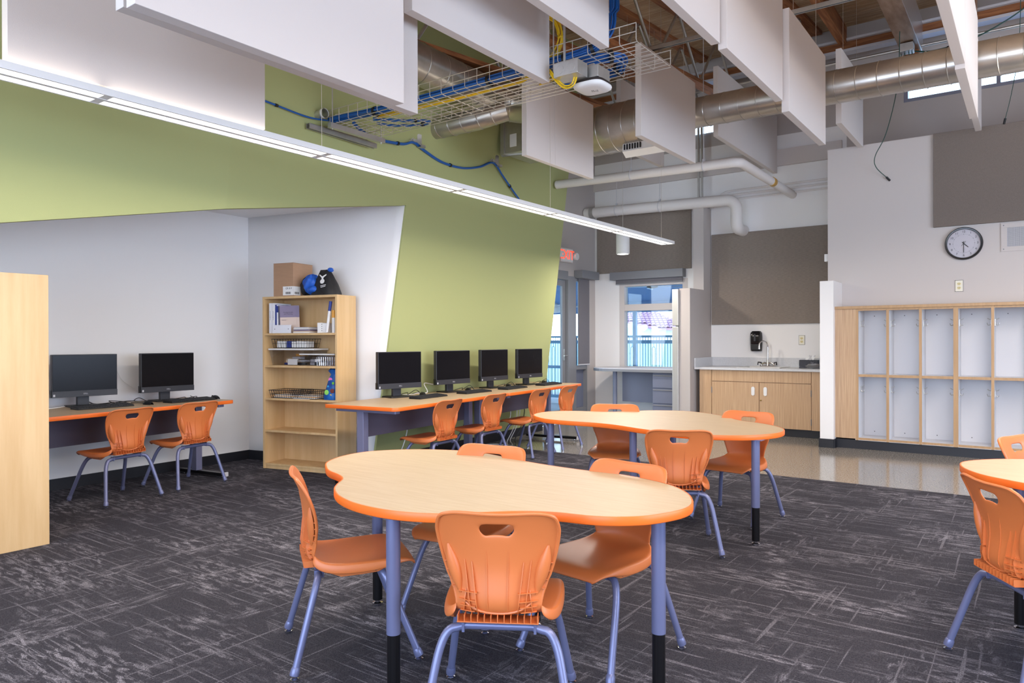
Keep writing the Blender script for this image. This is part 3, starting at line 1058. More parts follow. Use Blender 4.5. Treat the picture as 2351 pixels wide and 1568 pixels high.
# ================================================================== CHAIRS
def chair_proto():
    t = thing('school_chair', '', 'chair')
    # profile of the shell centre line: (y forward, z, half width, side curl forward/up)
    P = [(-0.232, 0.727, 0.125, 0.012), (-0.228, 0.720, 0.158, 0.015), (-0.222, 0.708, 0.174, 0.019), (-0.216, 0.691, 0.181, 0.023), (-0.209, 0.670, 0.185, 0.027), (-0.203, 0.649, 0.185, 0.030), (-0.193, 0.610, 0.180, 0.034), (-0.184, 0.560, 0.169, 0.036),
         (-0.183, 0.520, 0.156, 0.038), (-0.188, 0.475, 0.141, 0.040), (-0.193, 0.435, 0.131, 0.040), (-0.186, 0.408, 0.130, 0.036), (-0.166, 0.390, 0.142, 0.026), (-0.130, 0.380, 0.166, 0.014), (-0.08, 0.376, 0.182, 0.012), (-0.02, 0.375, 0.190, 0.012), (0.05, 0.378, 0.194, 0.011),
         (0.11, 0.383, 0.194, 0.008), (0.165, 0.386, 0.190, 0.004), (0.20, 0.381, 0.176, 0.0), (0.222, 0.368, 0.158, -0.002), (0.230, 0.354, 0.136, -0.004)]
    U = [-1, -0.9, -0.62, -0.275, -0.13, 0.13, 0.275, 0.62, 0.9, 1]
    P = [(a_, z_ if z_ < 0.40 else 0.40 + (z_ - 0.40) * 0.955, h_, c_) for a_, z_, h_, c_ in P]
    rows = []
    for i, (y_, z_, hw, cu) in enumerate(P):
        y0, z0 = P[max(i - 1, 0)][:2]
        y1, z1 = P[min(i + 1, len(P) - 1)][:2]
        d = Vector((0, y1 - y0, z1 - z0)).normalized()
        nrm = Vector((0, -d.z, d.y))          # towards the sitter
        row = []
        for u in U:
            p = Vector((hw * u, y_, z_)) + nrm * cu * (abs(u) ** 2.2)
            if i == 5 and abs(u) < 0.2:
                p.z += 0.007
            if i == 5 and abs(abs(u) - 0.275) < 0.01:
                p.x *= 0.70
            if i == 4 and abs(abs(u) - 0.275) < 0.01:
                p.x *= 1.06
            if i == 3 and abs(abs(u) - 0.275) < 0.01:
                p.x *= 0.94
            row.append(p)
        e = (0.007 if i < 10 else (0.018 if i == 10 else 0.030 if i == 11 else 0.036 if i < 17 else 0.028 if i == 17 else 0.016 if i == 18 else 0.006))
        dirn = -nrm if i < 10 else Vector((0, -0.25 if i < 13 else 0, -1)).normalized()
        row = [row[0] + dirn * e + Vector((-0.002, 0, 0))] + row + [row[-1] + dirn * e + Vector((0.002, 0, 0))]
        rows.append(row)
    b = MB().grid(rows)
    nc = len(U) + 2
    keep = [k for k, f in enumerate(b.f) if not (f[0] // nc in (3, 4) and 4 <= f[0] % nc <= 6)]
    b.f = [b.f[k] for k in keep]
    b.sm = [True] * len(b.f)
    sh = b.build('shell', M_orange, t, angle=80)
    so = sh.modifiers.new('solid', 'SOLIDIFY')
    so.thickness = 0.009
    so.offset = 0
    sb = sh.modifiers.new('sub', 'SUBSURF')
    sb.levels = sb.render_levels = 2

    def back(x, z):
        """outer surface of the back at lateral x, height z (rear side)"""
        for i in range(len(P) - 1):
            if P[i][1] >= z >= P[i + 1][1]:
                k = (P[i][1] - z) / (P[i][1] - P[i + 1][1])
                y_ = P[i][0] * (1 - k) + P[i + 1][0] * k
                hw = P[i][2] * (1 - k) + P[i + 1][2] * k
                cu = P[i][3] * (1 - k) + P[i + 1][3] * k
                return y_ + cu * (min(abs(x) / hw, 1.0) ** 2.2) - 0.0045
        return P[0][0]
    # moulded rim round the back edge
    rim = []
    for i in range(9, -1, -1):
        rim.append(rows[i][0] + Vector((0, 0.002, 0)))
    for u in (3, 4, 5, 6, 7, 8):
        rim.append(rows[0][u] + Vector((0, -0.004, 0.0)))
    for i in range(0, 10):
        rim.append(rows[i][-1] + Vector((0, 0.002, 0)))
    MB().tube(spline(rim, 3), [0.003] * 3 + [0.0058] * (len(spline(rim, 3)) - 6) + [0.003] * 3, 8).build('rim', M_orange, t)
    # lumbar bulges on the rear
    for q in (-1, 1):
        bl = MB()
        rr = []
        for i in range(9):
            a = i / 8
            z_ = 0.608 - 0.155 * a
            xc = q * (0.155 - 0.038 * a)
            rad = 0.023 * math.sin(PI * min(max(a, 0.03), 0.97)) ** 0.7
            yb = back(xc, z_)
            rr.append([(xc + rad * 0.95 * math.cos(f), yb + 0.002 - rad * 1.0 * math.sin(f), z_) for f in [PI * k / 8 for k in range(9)]])
        bl.grid(rr).build('lumbar_bulge', M_orange, t)
    # ribs
    rb = MB()
    for q in (-1, 1):
        for (xa, za, xb, zb, hgt) in ((0.103, 0.562, 0.082, 0.395, 0.008), (0.080, 0.556, 0.060, 0.388, 0.009), (0.034, 0.592, 0.030, 0.398, 0.003), (0.098, 0.470, 0.106, 0.400, 0.010)):
            rr = []
            for i in range(8):
                a = i / 7
                x_, z_ = q * (xa + (xb - xa) * a), za + (zb - za) * a
                yb = back(x_, z_)
                hh = hgt * min(1, a * 3 + 0.15)
                rr.append([(x_ - 0.0016, yb + 0.003, z_), (x_ - 0.0012, yb - hh, z_), (x_ + 0.0012, yb - hh, z_), (x_ + 0.0016, yb + 0.003, z_)])
            rb.grid(rr, smooth=False)
        for k in range(4):
            z_ = 0.455 - 0.018 * k
            xa, xb = 0.062 + 0.003 * k, 0.124 - 0.002 * k
            if k == 0:
                z_ = 0.462
            rr = []
            for i in range(5):
                x_ = q * (xa + (xb - xa) * i / 4)
                yb = back(x_, z_)
                rr.append([(x_, yb + 0.003, z_ - 0.0014), (x_, yb - 0.009, z_ - 0.0012), (x_, yb - 0.009, z_ + 0.0012), (x_, yb + 0.003, z_ + 0.0014)])
            rb.grid(rr, smooth=False)
        for k in range(4):
            z_ = 0.55 - 0.026 * k
            x_ = q * (0.160 - 0.009 * k)
            yb = back(x_, z_)
            rb.box(x_ - 0.010, x_ + 0.010, yb - 0.005, yb + 0.002, z_ - 0.0014, z_ + 0.0014)
    # bottom arch and its short fins
    arc = []
    for i in range(13):
        x_ = -0.106 + 0.212 * i / 12
        z_ = 0.396 + 0.036 * (abs(x_) / 0.106) ** 2.2
        arc.append((x_, back(x_, z_) - 0.002, z_))
    rb.tube(arc, 0.004, 6)
    for i in range(13):
        x_ = -0.122 + 0.244 * i / 12
        rb.box(x_ - 0.0012, x_ + 0.0012, -0.196, -0.160, 0.374, 0.396)
    rb.box(-0.125, 0.125, -0.194, -0.130, 0.3715, 0.3745)
    rb.build('rib_lattice', M_orange, t)
    # side skirts with rivets
    for q in (-1, 1):
        s_ = MB()
        ys = [(-0.10, 0.352), (-0.06, 0.335), (0.02, 0.336), (0.08, 0.340), (0.115, 0.355), (0.125, 0.376), (-0.11, 0.372)]
        s_.extr([(q * 0.150, yy, zz) for yy, zz in ys], (q * 0.012, 0, 0))
        sk = s_.build('skirt', M_orange, t, 0.002)
        rv = MB()
        for yy in (-0.05, 0.01, 0.07):
            rv.lathe([(0.006, 0), (0.006, q * 0.003), (0.003, q * 0.005)], 8, (q * 0.162, yy, 0.352), 'x')
        rv.build('rivets', M_chrome, sk)
    # legs: bent steel tube, each leg with a collar and a chrome glide
    for fx, fy, tx, ty in ((-0.232, -0.236, -0.105, -0.138), (0.232, -0.236, 0.105, -0.138), (-0.220, 0.226, -0.100, 0.085), (0.220, 0.226, 0.100, 0.085)):
        zt = 0.343 if fy < 0 else 0.346
        foot = Vector((fx, fy, 0.022))
        kx, ky = fx * 0.76, ty + (fy - ty) * 0.14
        knee = Vector((kx, ky, zt - 0.016))
        top = Vector((tx, ty, zt))
        a = foot + (knee - foot) * 0.70
        pth = [foot, foot + (knee - foot) * 0.35, a] + [((1 - s2) ** 2) * a + 2 * s2 * (1 - s2) * (knee + (knee - foot).normalized() * 0.012) + s2 * s2 * (knee + (top - knee) * 0.55) for s2 in [i / 8 for i in range(1, 9)]] + [top]
        l = MB().tube(pth, 0.0135, 12).build('leg', M_leg, t)
        d = (knee - foot).normalized()
        cm_ = MB()
        cm_.tube([foot - d * 0.004, foot + d * 0.004, foot + d * 0.02, foot + d * 0.026], [0.0165, 0.0175, 0.0165, 0.014], 12)
        cm_.build('foot_collar', M_leg, l)
        gm = MB()
        gm.lathe([(0.013, 0), (0.0165, 0.003), (0.0165, 0.008), (0.008, 0.012), (0.008, 0.022)], 12, (foot.x, foot.y, 0))
        gm.build('glide', M_chrome, l)
    for ty, zt in ((-0.138, 0.343), (0.085, 0.346)):
        cb_ = MB()
        cb_.cyl((-0.107, ty, zt), (0.107, ty, zt), 0.0135, 12)
        for q in (-1, 1):
            cb_.box(q * 0.112 - 0.004, q * 0.112 + 0.004, ty - 0.018, ty + 0.018, zt - 0.017, zt + 0.012)
        cb_.build('crossbar', M_leg, t)
    return t


chair0 = chair_proto()
G1, G2, G3, G4 = 'chairs at the left desk', 'chairs at the desk by the green wall', 'chairs round the foreground table', 'chairs round the middle table'
G5 = 'chairs at the right table'
FL = 0.006
chairs = [
    ((-5.80, 2.71), (-0.987, -0.16), 'orange plastic chair at the left niche desk, nearer the tall maple cabinet', G1),
    ((-5.905, 3.33), (-0.987, -0.14), 'orange plastic chair at the left niche desk, nearer the bookcase', G1),
    ((-4.30, 4.70), (-0.995, -0.09), 'orange plastic chair at the green wall desk, closest to the bookcase', G2),
    ((-4.37, 5.45), (-0.996, -0.08), 'second orange plastic chair from the bookcase at the green wall desk', G2),
    ((-4.43, 6.33), (-0.998, -0.06), 'third orange plastic chair from the bookcase at the green wall desk', G2),
    ((-4.48, 6.99), (-0.998, -0.07), 'orange plastic chair at the green wall desk, closest to the door', G2),
    ((-2.23, 1.965), (0.563, 0.827), 'orange plastic chair seen from its side at the left of the foreground table', G3),
    ((-1.42, 1.905), (-0.511, 0.859), 'orange plastic chair with its ribbed back to the camera, largest in view', G3),
    ((-2.108, 2.563), (0.12, -0.993), 'orange chair behind the foreground table, only its top showing left of the other', G3),
    ((-1.40, 2.51), (-0.14, -0.99), 'orange chair pushed under the right lobe of the foreground table', G3),
    ((-1.738, 4.06), (-0.475, 0.88), 'orange plastic chair with its back to the camera at the middle table', G4),
    ((-1.664, 4.91), (-0.1, -0.995), 'orange plastic chair at the right rear of the middle table before the sink cabinet', G4),
    ((-2.60, 4.91), (0.449, -0.885), 'orange plastic chair behind the middle table in front of the teacher desk', G4),
    ((0.045, 3.24), (0.854, 0.521), 'orange plastic chair cut by the right border, its back to the camera', G5),
    ((0.116, 4.535), (0.914, -0.407), 'orange plastic chair behind the right table, only its top showing', G5),
]
for i, ((x, y), (fx, fy), lab, grp) in enumerate(chairs):
    rz = math.atan2(-fx, fy)
    z = FL if y < 6.6 and not (6.3 < y) else (FL if y < 6.1 else 0.0)
    if i == 0:
        chair0.location = (x, y, z)
        chair0.rotation_euler = (0, 0, rz)
        chair0['label'] = lab
        chair0['group'] = grp
    else:
        dup(chair0, (x, y, z), rz, lab, grp)

# ================================================================== COMPUTER DESKS
def desk(label, origin, ang, L, D, left_end=True, right_end=True, H=0.70):
    """local +X runs along the front edge, +Y from the front edge towards the wall"""
    t = thing('computer_desk', label, 'desk', (*origin, 0), ang, 'computer desks')
    r = 0.05
    pts = []
    for cx_, cy_, a0 in ((r, r, PI), (L - r, r, 1.5 * PI), (L - r * .4, D - r * .4, 0), (r * .4, D - r * .4, .5 * PI)):
        rr = r if cy_ == r else r * .4
        for k in range(7):
            a = a0 + k * PI / 12
            pts.append((cx_ + rr * math.cos(a), cy_ + rr * math.sin(a)))
    MB().prism(pts, H - 0.028, H).build('desk_top', M_mapletop, t)
    n = len(pts)
    prof = [(0.0, H - 0.0305), (0.003, H - 0.030), (0.0045, H - 0.027), (0.0045, H - 0.003), (0.003, H + 0.0004), (-0.0015, H + 0.0006)]
    N = []
    for i in range(n):
        d = Vector((pts[(i + 1) % n][0] - pts[i - 1][0], pts[(i + 1) % n][1] - pts[i - 1][1], 0)).normalized()
        N.append((d.y, -d.x))
    MB().grid([[(pts[i][0] + N[i][0] * o_, pts[i][1] + N[i][1] * o_, z) for i in range(n)] for o_, z in prof], True).build('edge_band', M_edge, t)
    box('modesty_panel', M_deskpanel, 0.10, L - 0.10, D * 0.60, D * 0.60 + 0.015, 0.42, H - 0.03, t)
    for x in (0.10, L - 0.10):
        lg = MB()
        lg.box(x - 0.032, x + 0.032, D * 0.52, D * 0.52 + 0.07, 0.05, H - 0.055)
        l = lg.build('leg', M_deskleg, t, 0.003)
        box('support_arm', M_deskleg, x - 0.03, x + 0.03, 0.06, D - 0.06, H - 0.06, H - 0.030, l, 0.004)
        f = MB()
        f.box(x - 0.026, x + 0.026, 0.02, D - 0.04, 0.022, 0.052)
        f.build('foot', M_insert, l, 0.003)
        box('foot_cap', M_ltgrey, x - 0.028, x + 0.028, 0.005, 0.022, 0.018, 0.056, l, 0.002)
        gl_ = MB()
        for yy in (0.06, D - 0.1):
            gl_.lathe([(0.018, 0), (0.020, 0.006), (0.008, 0.010), (0.008, 0.024)], 10, (x, yy, 0))
        gl_.build('glide', M_chrome, l)
    return t


# along the left wall: front edge from (-5.62,1.95) to (-5.88,3.80)
d1o = (-5.61, 1.965)
d1a = math.atan2(3.80 - 1.965, -5.88 + 5.61)
desk('maple computer desk with orange edge along the white niche wall', (*d1o,), d1a, 1.86, 0.68)
d2o = (-4.10, 4.07)
d2a = math.atan2(7.68 - 4.07, -4.51 + 4.10)
Ld = math.hypot(7.68 - 4.07, 0.41) / 2
desk('maple computer desk with orange edge by the green wall, half nearer the bookcase', d2o, d2a, Ld - 0.004, 0.76)
desk('maple computer desk with orange edge by the green wall, half nearer the door', (d2o[0] + math.cos(d2a) * Ld, d2o[1] + math.sin(d2a) * Ld), d2a, Ld - 0.004, 0.76)

# ================================================================== COMPUTERS
def computer_proto():
    """front of the screen faces local -Y; origin on the desk under the stand"""
    t = thing('computer', '', 'computer')
    W, z0, z1 = 0.245, 0.085, 0.43
    b = MB()
    b.box(-W, W, -0.02, 0.022, z0, z1)
    b.build('display_case', M_bezel, t, 0.004)
    box('screen', M_screen, -W + 0.006, W - 0.006, -0.0225, -0.019, z0 + 0.05, z1 - 0.006, t)
    box('chin', M_bezel, -W, W, -0.0235, -0.019, z0, z0 + 0.046, t, 0.001)
    text('logo', 'DELL', 0.016, M_logo, t, (0, -0.0242, z0 + 0.023), (R(90), 0, 0), 0.0003)
    box('hinge_box', M_bezel, -0.10, 0.10, 0.022, 0.06, z0 + 0.05, z0 + 0.22, t, 0.006)
    s_ = MB()
    s_.box(-0.045, 0.045, 0.03, 0.065, 0.01, 0.20)
    s_.build('stand_neck', M_bezel, t, 0.004)
    MB().prism([(-0.125, -0.06), (0.125, -0.06), (0.115, 0.12), (-0.115, 0.12)], 0, 0.012).build('stand_base', M_black, t, 0.003)
    box('side_port_panel', M_black, -W - 0.004, -W + 0.002, -0.01, 0.02, z0, z0 + 0.06, t)
    st = box('badge', M_logo, -W + 0.008, -W + 0.022, -0.0242, -0.0234, z0 + 0.008, z0 + 0.026, t)
    return t


def keyboard_proto():
    t = thing('keyboard', '', 'keyboard')
    b = MB()
    b.add([(-0.22, -0.065, 0), (0.22, -0.065, 0), (0.22, 0.065, 0), (-0.22, 0.065, 0), (-0.22, -0.065, 0.010), (0.22, -0.065, 0.010), (0.22, 0.065, 0.022), (-0.22, 0.065, 0.022)],
          [(3, 2, 1, 0), (4, 5, 6, 7), (0, 1, 5, 4), (1, 2, 6, 5), (2, 3, 7, 6), (3, 0, 4, 7)])
    b.build('body', M_black, t, 0.003)
    k = MB()
    for r in range(6):
        y = -0.052 + r * 0.0195 + (0.004 if r == 5 else 0)
        for c in range(21):
            if c in (15, 18) and r < 5 and c == 15:
                pass
            x = -0.208 + c * 0.0205 + (0.004 if c > 14 else 0) - (0.0 if c < 18 else -0.002)
            z = 0.010 + (y + 0.065) * (0.012 / 0.13)
            k.box(x - 0.0082, x + 0.0082, y - 0.008, y + 0.008, z, z + 0.005)
    o = k.build('keys', M_key, t)
    o['kind'] = 'stuff'
    return t


def mouse_proto():
    t = thing('mouse', '', 'mouse')
    rows = []
    for i in range(9):
        a = i / 8
        y = -0.055 + 0.11 * a
        h = 0.036 * math.sin(PI * (0.12 + 0.80 * a)) ** 0.8
        wd = 0.031 * (math.sin(PI * min(max(a, 0.06), 0.94)) ** 0.45)
        rows.append([(wd * math.cos(f), y, h * max(0.0, math.sin(f)) ** 0.7) for f in [PI * k / 10 for k in range(11)]])
    MB().grid(rows).build('shell', M_black, t)
    MB().cyl((-0.004, 0.034, 0.027), (0.004, 0.034, 0.027), 0.008, 12).build('scroll_wheel', M_bezel, t)
    return t


def deskpt(o, a, u, v):
    return (o[0] + math.cos(a) * u - math.sin(a) * v, o[1] + math.sin(a) * u + math.cos(a) * v)


comp0, key0, mou0 = computer_proto(), keyboard_proto(), mouse_proto()
# screen width direction angle (room), centre of the screen face
comps = [
    ((-6.33, 2.72), 86, 'black all-in-one computer on the niche desk beside the tall maple cabinet'),
    ((-6.30, 3.40), 91, 'black all-in-one computer on the niche desk nearer the bookcase'),
    ((-4.85, 4.86), 80, 'black all-in-one computer against the green wall, closest to the bookcase'),
    ((-4.87, 5.65), 86, 'second black all-in-one computer from the bookcase by the green wall'),
    ((-4.90, 6.39), 90, 'third black all-in-one computer from the bookcase by the green wall'),
    ((-4.90, 7.09), 88, 'black all-in-one computer by the green wall, closest to the door'),
]
keys_ = [((-6.10, 2.76), 92, 'black keyboard in front of the computer beside the tall cabinet'),
         ((-6.10, 3.50), 96, 'black keyboard in front of the niche computer nearer the bookcase'),
         ((-4.60, 5.00), 97, 'black keyboard at the green wall computer closest to the bookcase'),
         ((-4.63, 5.72), 93, 'black keyboard at the second computer from the bookcase'),
         ((-4.66, 6.43), 96, 'black keyboard at the third computer from the bookcase'),
         ((-4.70, 7.22), 95, 'black keyboard at the green wall computer closest to the door')]
mice_ = [((-6.07, 3.11), 95, 'black mouse right of the keyboard beside the tall cabinet'),
         ((-6.13, 3.92 - 0.16), 95, 'black mouse at the right end of the niche desk'),
         ((-4.80, 5.13), 60, 'black mouse behind the keyboard closest to the bookcase'),
         ((-4.83, 5.86), 60, 'black mouse behind the second keyboard from the bookcase'),
         ((-4.86, 6.62), 60, 'black mouse behind the third keyboard from the bookcase'),
         ((-4.90, 7.42), 60, 'black mouse behind the keyboard closest to the door')]
for proto, lst, grp in ((comp0, comps, 'all-in-one computers'), (key0, keys_, 'keyboards'), (mou0, mice_, 'computer mice')):
    for i, ((x, y), a, lab) in enumerate(lst):
        off = (0, 0)
        if i == 0:
            proto.location = (x, y, 0.7006)
            proto.rotation_euler = (0, 0, R(a))
            proto['label'] = lab
            proto['group'] = grp
        else:
            dup(proto, (x, y, 0.7006), R(a), lab, grp)

# ================================================================== BOOKCASES AND WHAT STANDS ON THEM
def bookcase(label, loc, ang, W, D, H, levels, th=0.022):
    """local X along the front, +Y into the depth"""
    t = thing('bookcase', label, 'bookcase', loc, ang)
    box('side_panel', M_maple, 0, th, 0, D, 0, H, t, 0.001)
    box('side_panel', M_maple, W - th, W, 0, D, 0, H, t, 0.001)
    box('top_board', M_maple, th, W - th, 0, D, H - th, H, t, 0.001)
    box('back_panel', M_maple, th, W - th, D - 0.008, D - 0.002, 0, H - th, t)
    box('plinth', M_maple, th, W - th, 0.01, 0.03, 0, 0.045, t)
    for z in levels:
        box('shelf', M_maple, th, W - th, 0.006, D - 0.008, z - 0.020, z, t, 0.001)
    return t


BA = math.atan2(4.388 - 4.205, -5.17 + 6.036)
BO = (-6.036, 4.205, 0.006)
SH = [0.052, 0.372, 0.680, 0.995, 1.303]
bookcase('open maple bookcase with five shelves in the niche corner', BO, BA, 0.885, 0.285, 1.655, SH)
bookcase('tall maple bookcase cut by the left border, seen from its plain side', (-4.85, 1.88, 0.006), R(180), 0.90, 0.305, 1.635, [0.052, 0.372, 0.680, 0.995, 1.303])


def bp(u, v, z):
    return (BO[0] + math.cos(BA) * u - math.sin(BA) * v, BO[1] + math.sin(BA) * u + math.cos(BA) * v, z + 0.006)


M_navy = mat('navy_print', (44, 62, 140), 0.5)
M_purple = mat('purple_grey_print', (122, 108, 136), 0.5)
M_sand = mat('beige_print', (206, 184, 170), 0.5)
# ---- top shelf
for i, (u, lab) in enumerate(((0.062, 'white ring binder at the far left of the top shelf'), (0.100, 'second white ring binder on the top shelf, left of the blue book'))):
    t = thing('ring_binder', lab, 'binder', bp(u, 0.02, SH[4] + 0.0005), BA, 'white ring binders')
    box('cover', M_binder, 0, 0.034, 0, 0.23, 0, 0.29, t, 0.002)
    box('spine_label', M_paper, 0.008, 0.026, -0.001, 0.001, 0.10, 0.24, t)
    text('spine_lettering', 'CURRICULUM', 0.014, M_navy, t, (0.017, -0.0015, 0.17), (R(90), R(-90), 0), 0.0002)
t = thing('book', 'thin blue book between the white binders and the purple book', 'book', bp(0.140, 0.02, SH[4] + 0.0005), BA)
box('cover', M_navy, 0, 0.012, 0, 0.21, 0, 0.275, t, 0.001)
box('pages', M_paper, 0.001, 0.011, 0.004, 0.213, 0.003, 0.272, t)
t = thing('book', 'white and blue book leaning beside the thin blue book', 'book', bp(0.158, 0.02, SH[4] + 0.0005), BA)
box('cover', M_binder, 0, 0.014, 0, 0.205, 0, 0.27, t, 0.001)
box('blue_band', M_navy, -0.0005, 0.0145, -0.0008, 0.12, 0.20, 0.262, t)
for k in range(2):
    t = thing('book', ('purple and beige paperback turned so its cover shows on the top shelf', 'second purple and beige paperback behind the turned one')[k], 'book', bp(0.185 + 0.018 * k, 0.025 + 0.018 * k, SH[4] + 0.0005), BA + R(38))
    t.rotation_euler = (0, R(-2), BA + R(38))
    box('cover', M_sand, 0, 0.165, 0, 0.012, 0.004, 0.262, t, 0.001)
    box('purple_panel', M_purple, -0.0006, 0.1656, -0.0008, 0.0125, 0.150, 0.2626, t)
    box('spine_band', mat('dark_purple', (58, 50, 70), 0.5), -0.001, 0.012, -0.001, 0.0128, 0.004, 0.2628, t)
    text('title', 'Fundamentals\nand Planning', 0.016, mat('ink', (50, 44, 60), 0.6), t, (0.088, -0.0012, 0.19), (R(90), 0, 0), 0.0001)
    text('subtitle', 'Volume 1', 0.013, mat('ink', (50, 44, 60), 0.6), t, (0.05, -0.0012, 0.125), (R(90), 0, 0), 0.0001)
t = thing('ring_binder', 'white ring binder lying flat in front of the upright books', 'binder', bp(0.115, 0.0, SH[4] + 0.0008), BA, 'white ring binders')
b = MB()
b.box(0, 0.225, 0.008, 0.012, 0, 0.078)
b.box(0, 0.225, 0.012, 0.022, 0, 0.003)
b.box(0, 0.225, 0.012, 0.022, 0.075, 0.078)
b.build('cover', M_binder, t, 0.001)
for x in (0.03, 0.195):
    MB().lathe([(0.004, 0.0), (0.004, 0.002)], 8, (x, 0.008, 0.039), 'y').build('rivet', M_bezel, t)
t = thing('paper_stack', 'stack of limp booklets lying on the top shelf right of the flat binder', 'paper', bp(0.345, 0.03, SH[4] + 0.0005), BA)
for k in range(5):
    box('booklet', (M_paper, M_sand, M_purple, M_paper, M_ltgrey)[k], 0.002 * k, 0.20 - 0.006 * k, 0.003 * (k % 3), 0.20, 0.0115 * k, 0.0115 * k + 0.010, t, 0.002)
t = thing('card_box', 'small white boxes with black dots at the right of the top shelf', 'box', bp(0.635, 0.03, SH[4] + 0.0005), BA)
box('carton', M_paper, 0, 0.055, 0, 0.09, 0, 0.095, t, 0.002)
box('second_carton', M_paper, 0.056, 0.105, 0.005, 0.095, 0, 0.09, t, 0.002)
for k in range(4):
    MB().lathe([(0.004, 0), (0.004, 0.001)], 8, (0.053, 0.0, 0.02 + 0.02 * k), 'y').build('dot', M_black, t)
t = thing('poster_tube', 'white tube with blue cap leaning in the right end of the top shelf', 'tube', bp(0.745, 0.03, SH[4] + 0.0005), BA)
t.rotation_euler = (0, R(9), BA)
MB().cyl((0, 0, 0.005), (0, 0, 0.215), 0.013, 14).build('body', M_paper, t)
MB().cyl((0, 0, 0.205), (0, 0, 0.295), 0.0145, 14).build('cap', M_navy, t)
t = thing('poster_tube', 'white tube with orange upper half standing at the right end of the top shelf', 'tube', bp(0.80, 0.06, SH[4] + 0.0005), BA)
MB().cyl((0, 0, 0), (0, 0, 0.14), 0.016, 14).build('body', M_paper, t)
MB().cyl((0, 0, 0.14), (0, 0, 0.21), 0.0165, 14).build('sleeve', mat('orange_print', (240, 170, 70), 0.5), t)


def wire_basket(name, label, loc, ang, a, b_, a2, b2, h, nx, ny, m=M_blackwire, r=0.0018, grp=None, front_dip=False):
    """open basket: (a,b_) half size at the rim, (a2,b2) at the floor"""
    t = thing(name, label, 'basket', loc, ang, grp)
    rm = MB()
    rm.tube([(-a, -b_, h), (a, -b_, h), (a, b_, h), (-a, b_, h)], r * 1.6, 6, closed=True)
    rm.tube([(-a2, -b2, r), (a2, -b2, r), (a2, b2, r), (-a2, b2, r)], r, 6, closed=True)
    k1 = 0.5
    am, bm = a2 + (a - a2) * k1, b2 + (b_ - b2) * k1
    rm.tube([(-am, -bm, h * k1), (am, -bm, h * k1), (am, bm, h * k1), (-am, bm, h * k1)], r, 6, closed=True)
    rm.build('rim', m, t)
    wv = MB()
    for i in range(nx + 1):
        f = -1 + 2 * i / nx
        wv.tube([(f * a, -b_, h), (f * a2, -b2, r), (f * a2, b2, r), (f * a, b_, h)], r, 5)
    for i in range(ny + 1):
        f = -1 + 2 * i / ny
        wv.tube([(-a, f * b_, h), (-a2, f * b2, r), (a2, f * b2, r), (a, f * b_, h)], r, 5)
    wv.build('wires', m, t)
    return t


def loose(name, label, cat, m, loc, ang, dx, dy, dz, grp=None, bev=0.002):
    t = box(name, m, -dx / 2, dx / 2, -dy / 2, dy / 2, 0, dz, None, bev)
    t.location = loc
    t.rotation_euler = (0, 0, ang)
    return tag(t, label, cat, grp)


# ---- second shelf
zs = SH[3]
BIN = bp(0.315, 0.14, zs + 0.0008)
t = thing('storage_bin', 'long clear plastic bin with white lid on the second shelf', 'bin', BIN, BA)
def bin_(t, a, b_, h, lid=0.016):
    t1 = MB()
    for (x0, y0, x1, y1) in ((-1, -1, 1, -1), (1, -1, 1, 1), (1, 1, -1, 1), (-1, 1, -1, -1)):
        t1.add([(x0 * a * .88, y0 * b_ * .9, 0), (x1 * a * .88, y1 * b_ * .9, 0), (x1 * a, y1 * b_, h), (x0 * a, y0 * b_, h)], [(0, 1, 2, 3)])
    t1.add([(-a * .88, -b_ * .9, 0), (a * .88, -b_ * .9, 0), (a * .88, b_ * .9, 0), (-a * .88, b_ * .9, 0)], [(0, 1, 2, 3)])
    t1.build('tub', M_clear, t)
    box('lid', M_whitepl, -a * 1.04, a * 1.04, -b_ * 1.05, b_ * 1.05, h, h + lid, t, 0.004)


bin_(t, 0.265, 0.105, 0.145)
cols = [M_navy, M_paper, M_ltgrey, mat('orange_print', (240, 170, 70), 0.5), M_bezel, M_paper]
for k in range(6):
    a_ = random.uniform(-25, 25)
    z_ = 0.004 + 0.028 * (k % 4)
    o = loose('pen_packet', ('dark blue', 'white', 'pale grey', 'orange', 'charcoal', 'second white')[k] + ' pen packet lying inside the long clear bin', 'packet', cols[k % 6], bp(0.315 + random.uniform(-0.12, 0.04), 0.14 + random.uniform(-0.03, 0.03), zs + z_), BA + R(a_), 0.17, 0.03, 0.018, 'pen packets in the clear bin')
loose('index_card_box', 'small white card packet at the front of the long clear bin', 'packet', M_paper, bp(0.31, 0.065, zs + 0.005), BA, 0.11, 0.012, 0.055)
t = wire_basket('wire_basket', 'black wire basket of white packs on top of the clear bin', bp(0.29, 0.14, zs + 0.165), BA, 0.215, 0.10, 0.20, 0.088, 0.088, 13, 5, r=0.0017)
for k in range(6):
    o = loose('marker_pack', ('leftmost white pack', 'second white pack from the left', 'navy blue pack', 'white pack right of the navy one', 'second white pack from the right', 'rightmost white pack')[k] + ' standing in the wire basket on the clear bin', 'packet', M_paper if k != 2 else M_navy, bp(0.29 - 0.15 + 0.06 * k, 0.13, zs + 0.171), BA, 0.05, 0.12, 0.062 - 0.004 * (k % 2), 'white packs in the wire basket')
t = thing('storage_bin', 'small clear lidded bin at the right of the second shelf', 'bin', bp(0.62, 0.13, zs + 0.0008), BA)
bin_(t, 0.20, 0.09, 0.10, 0.012)
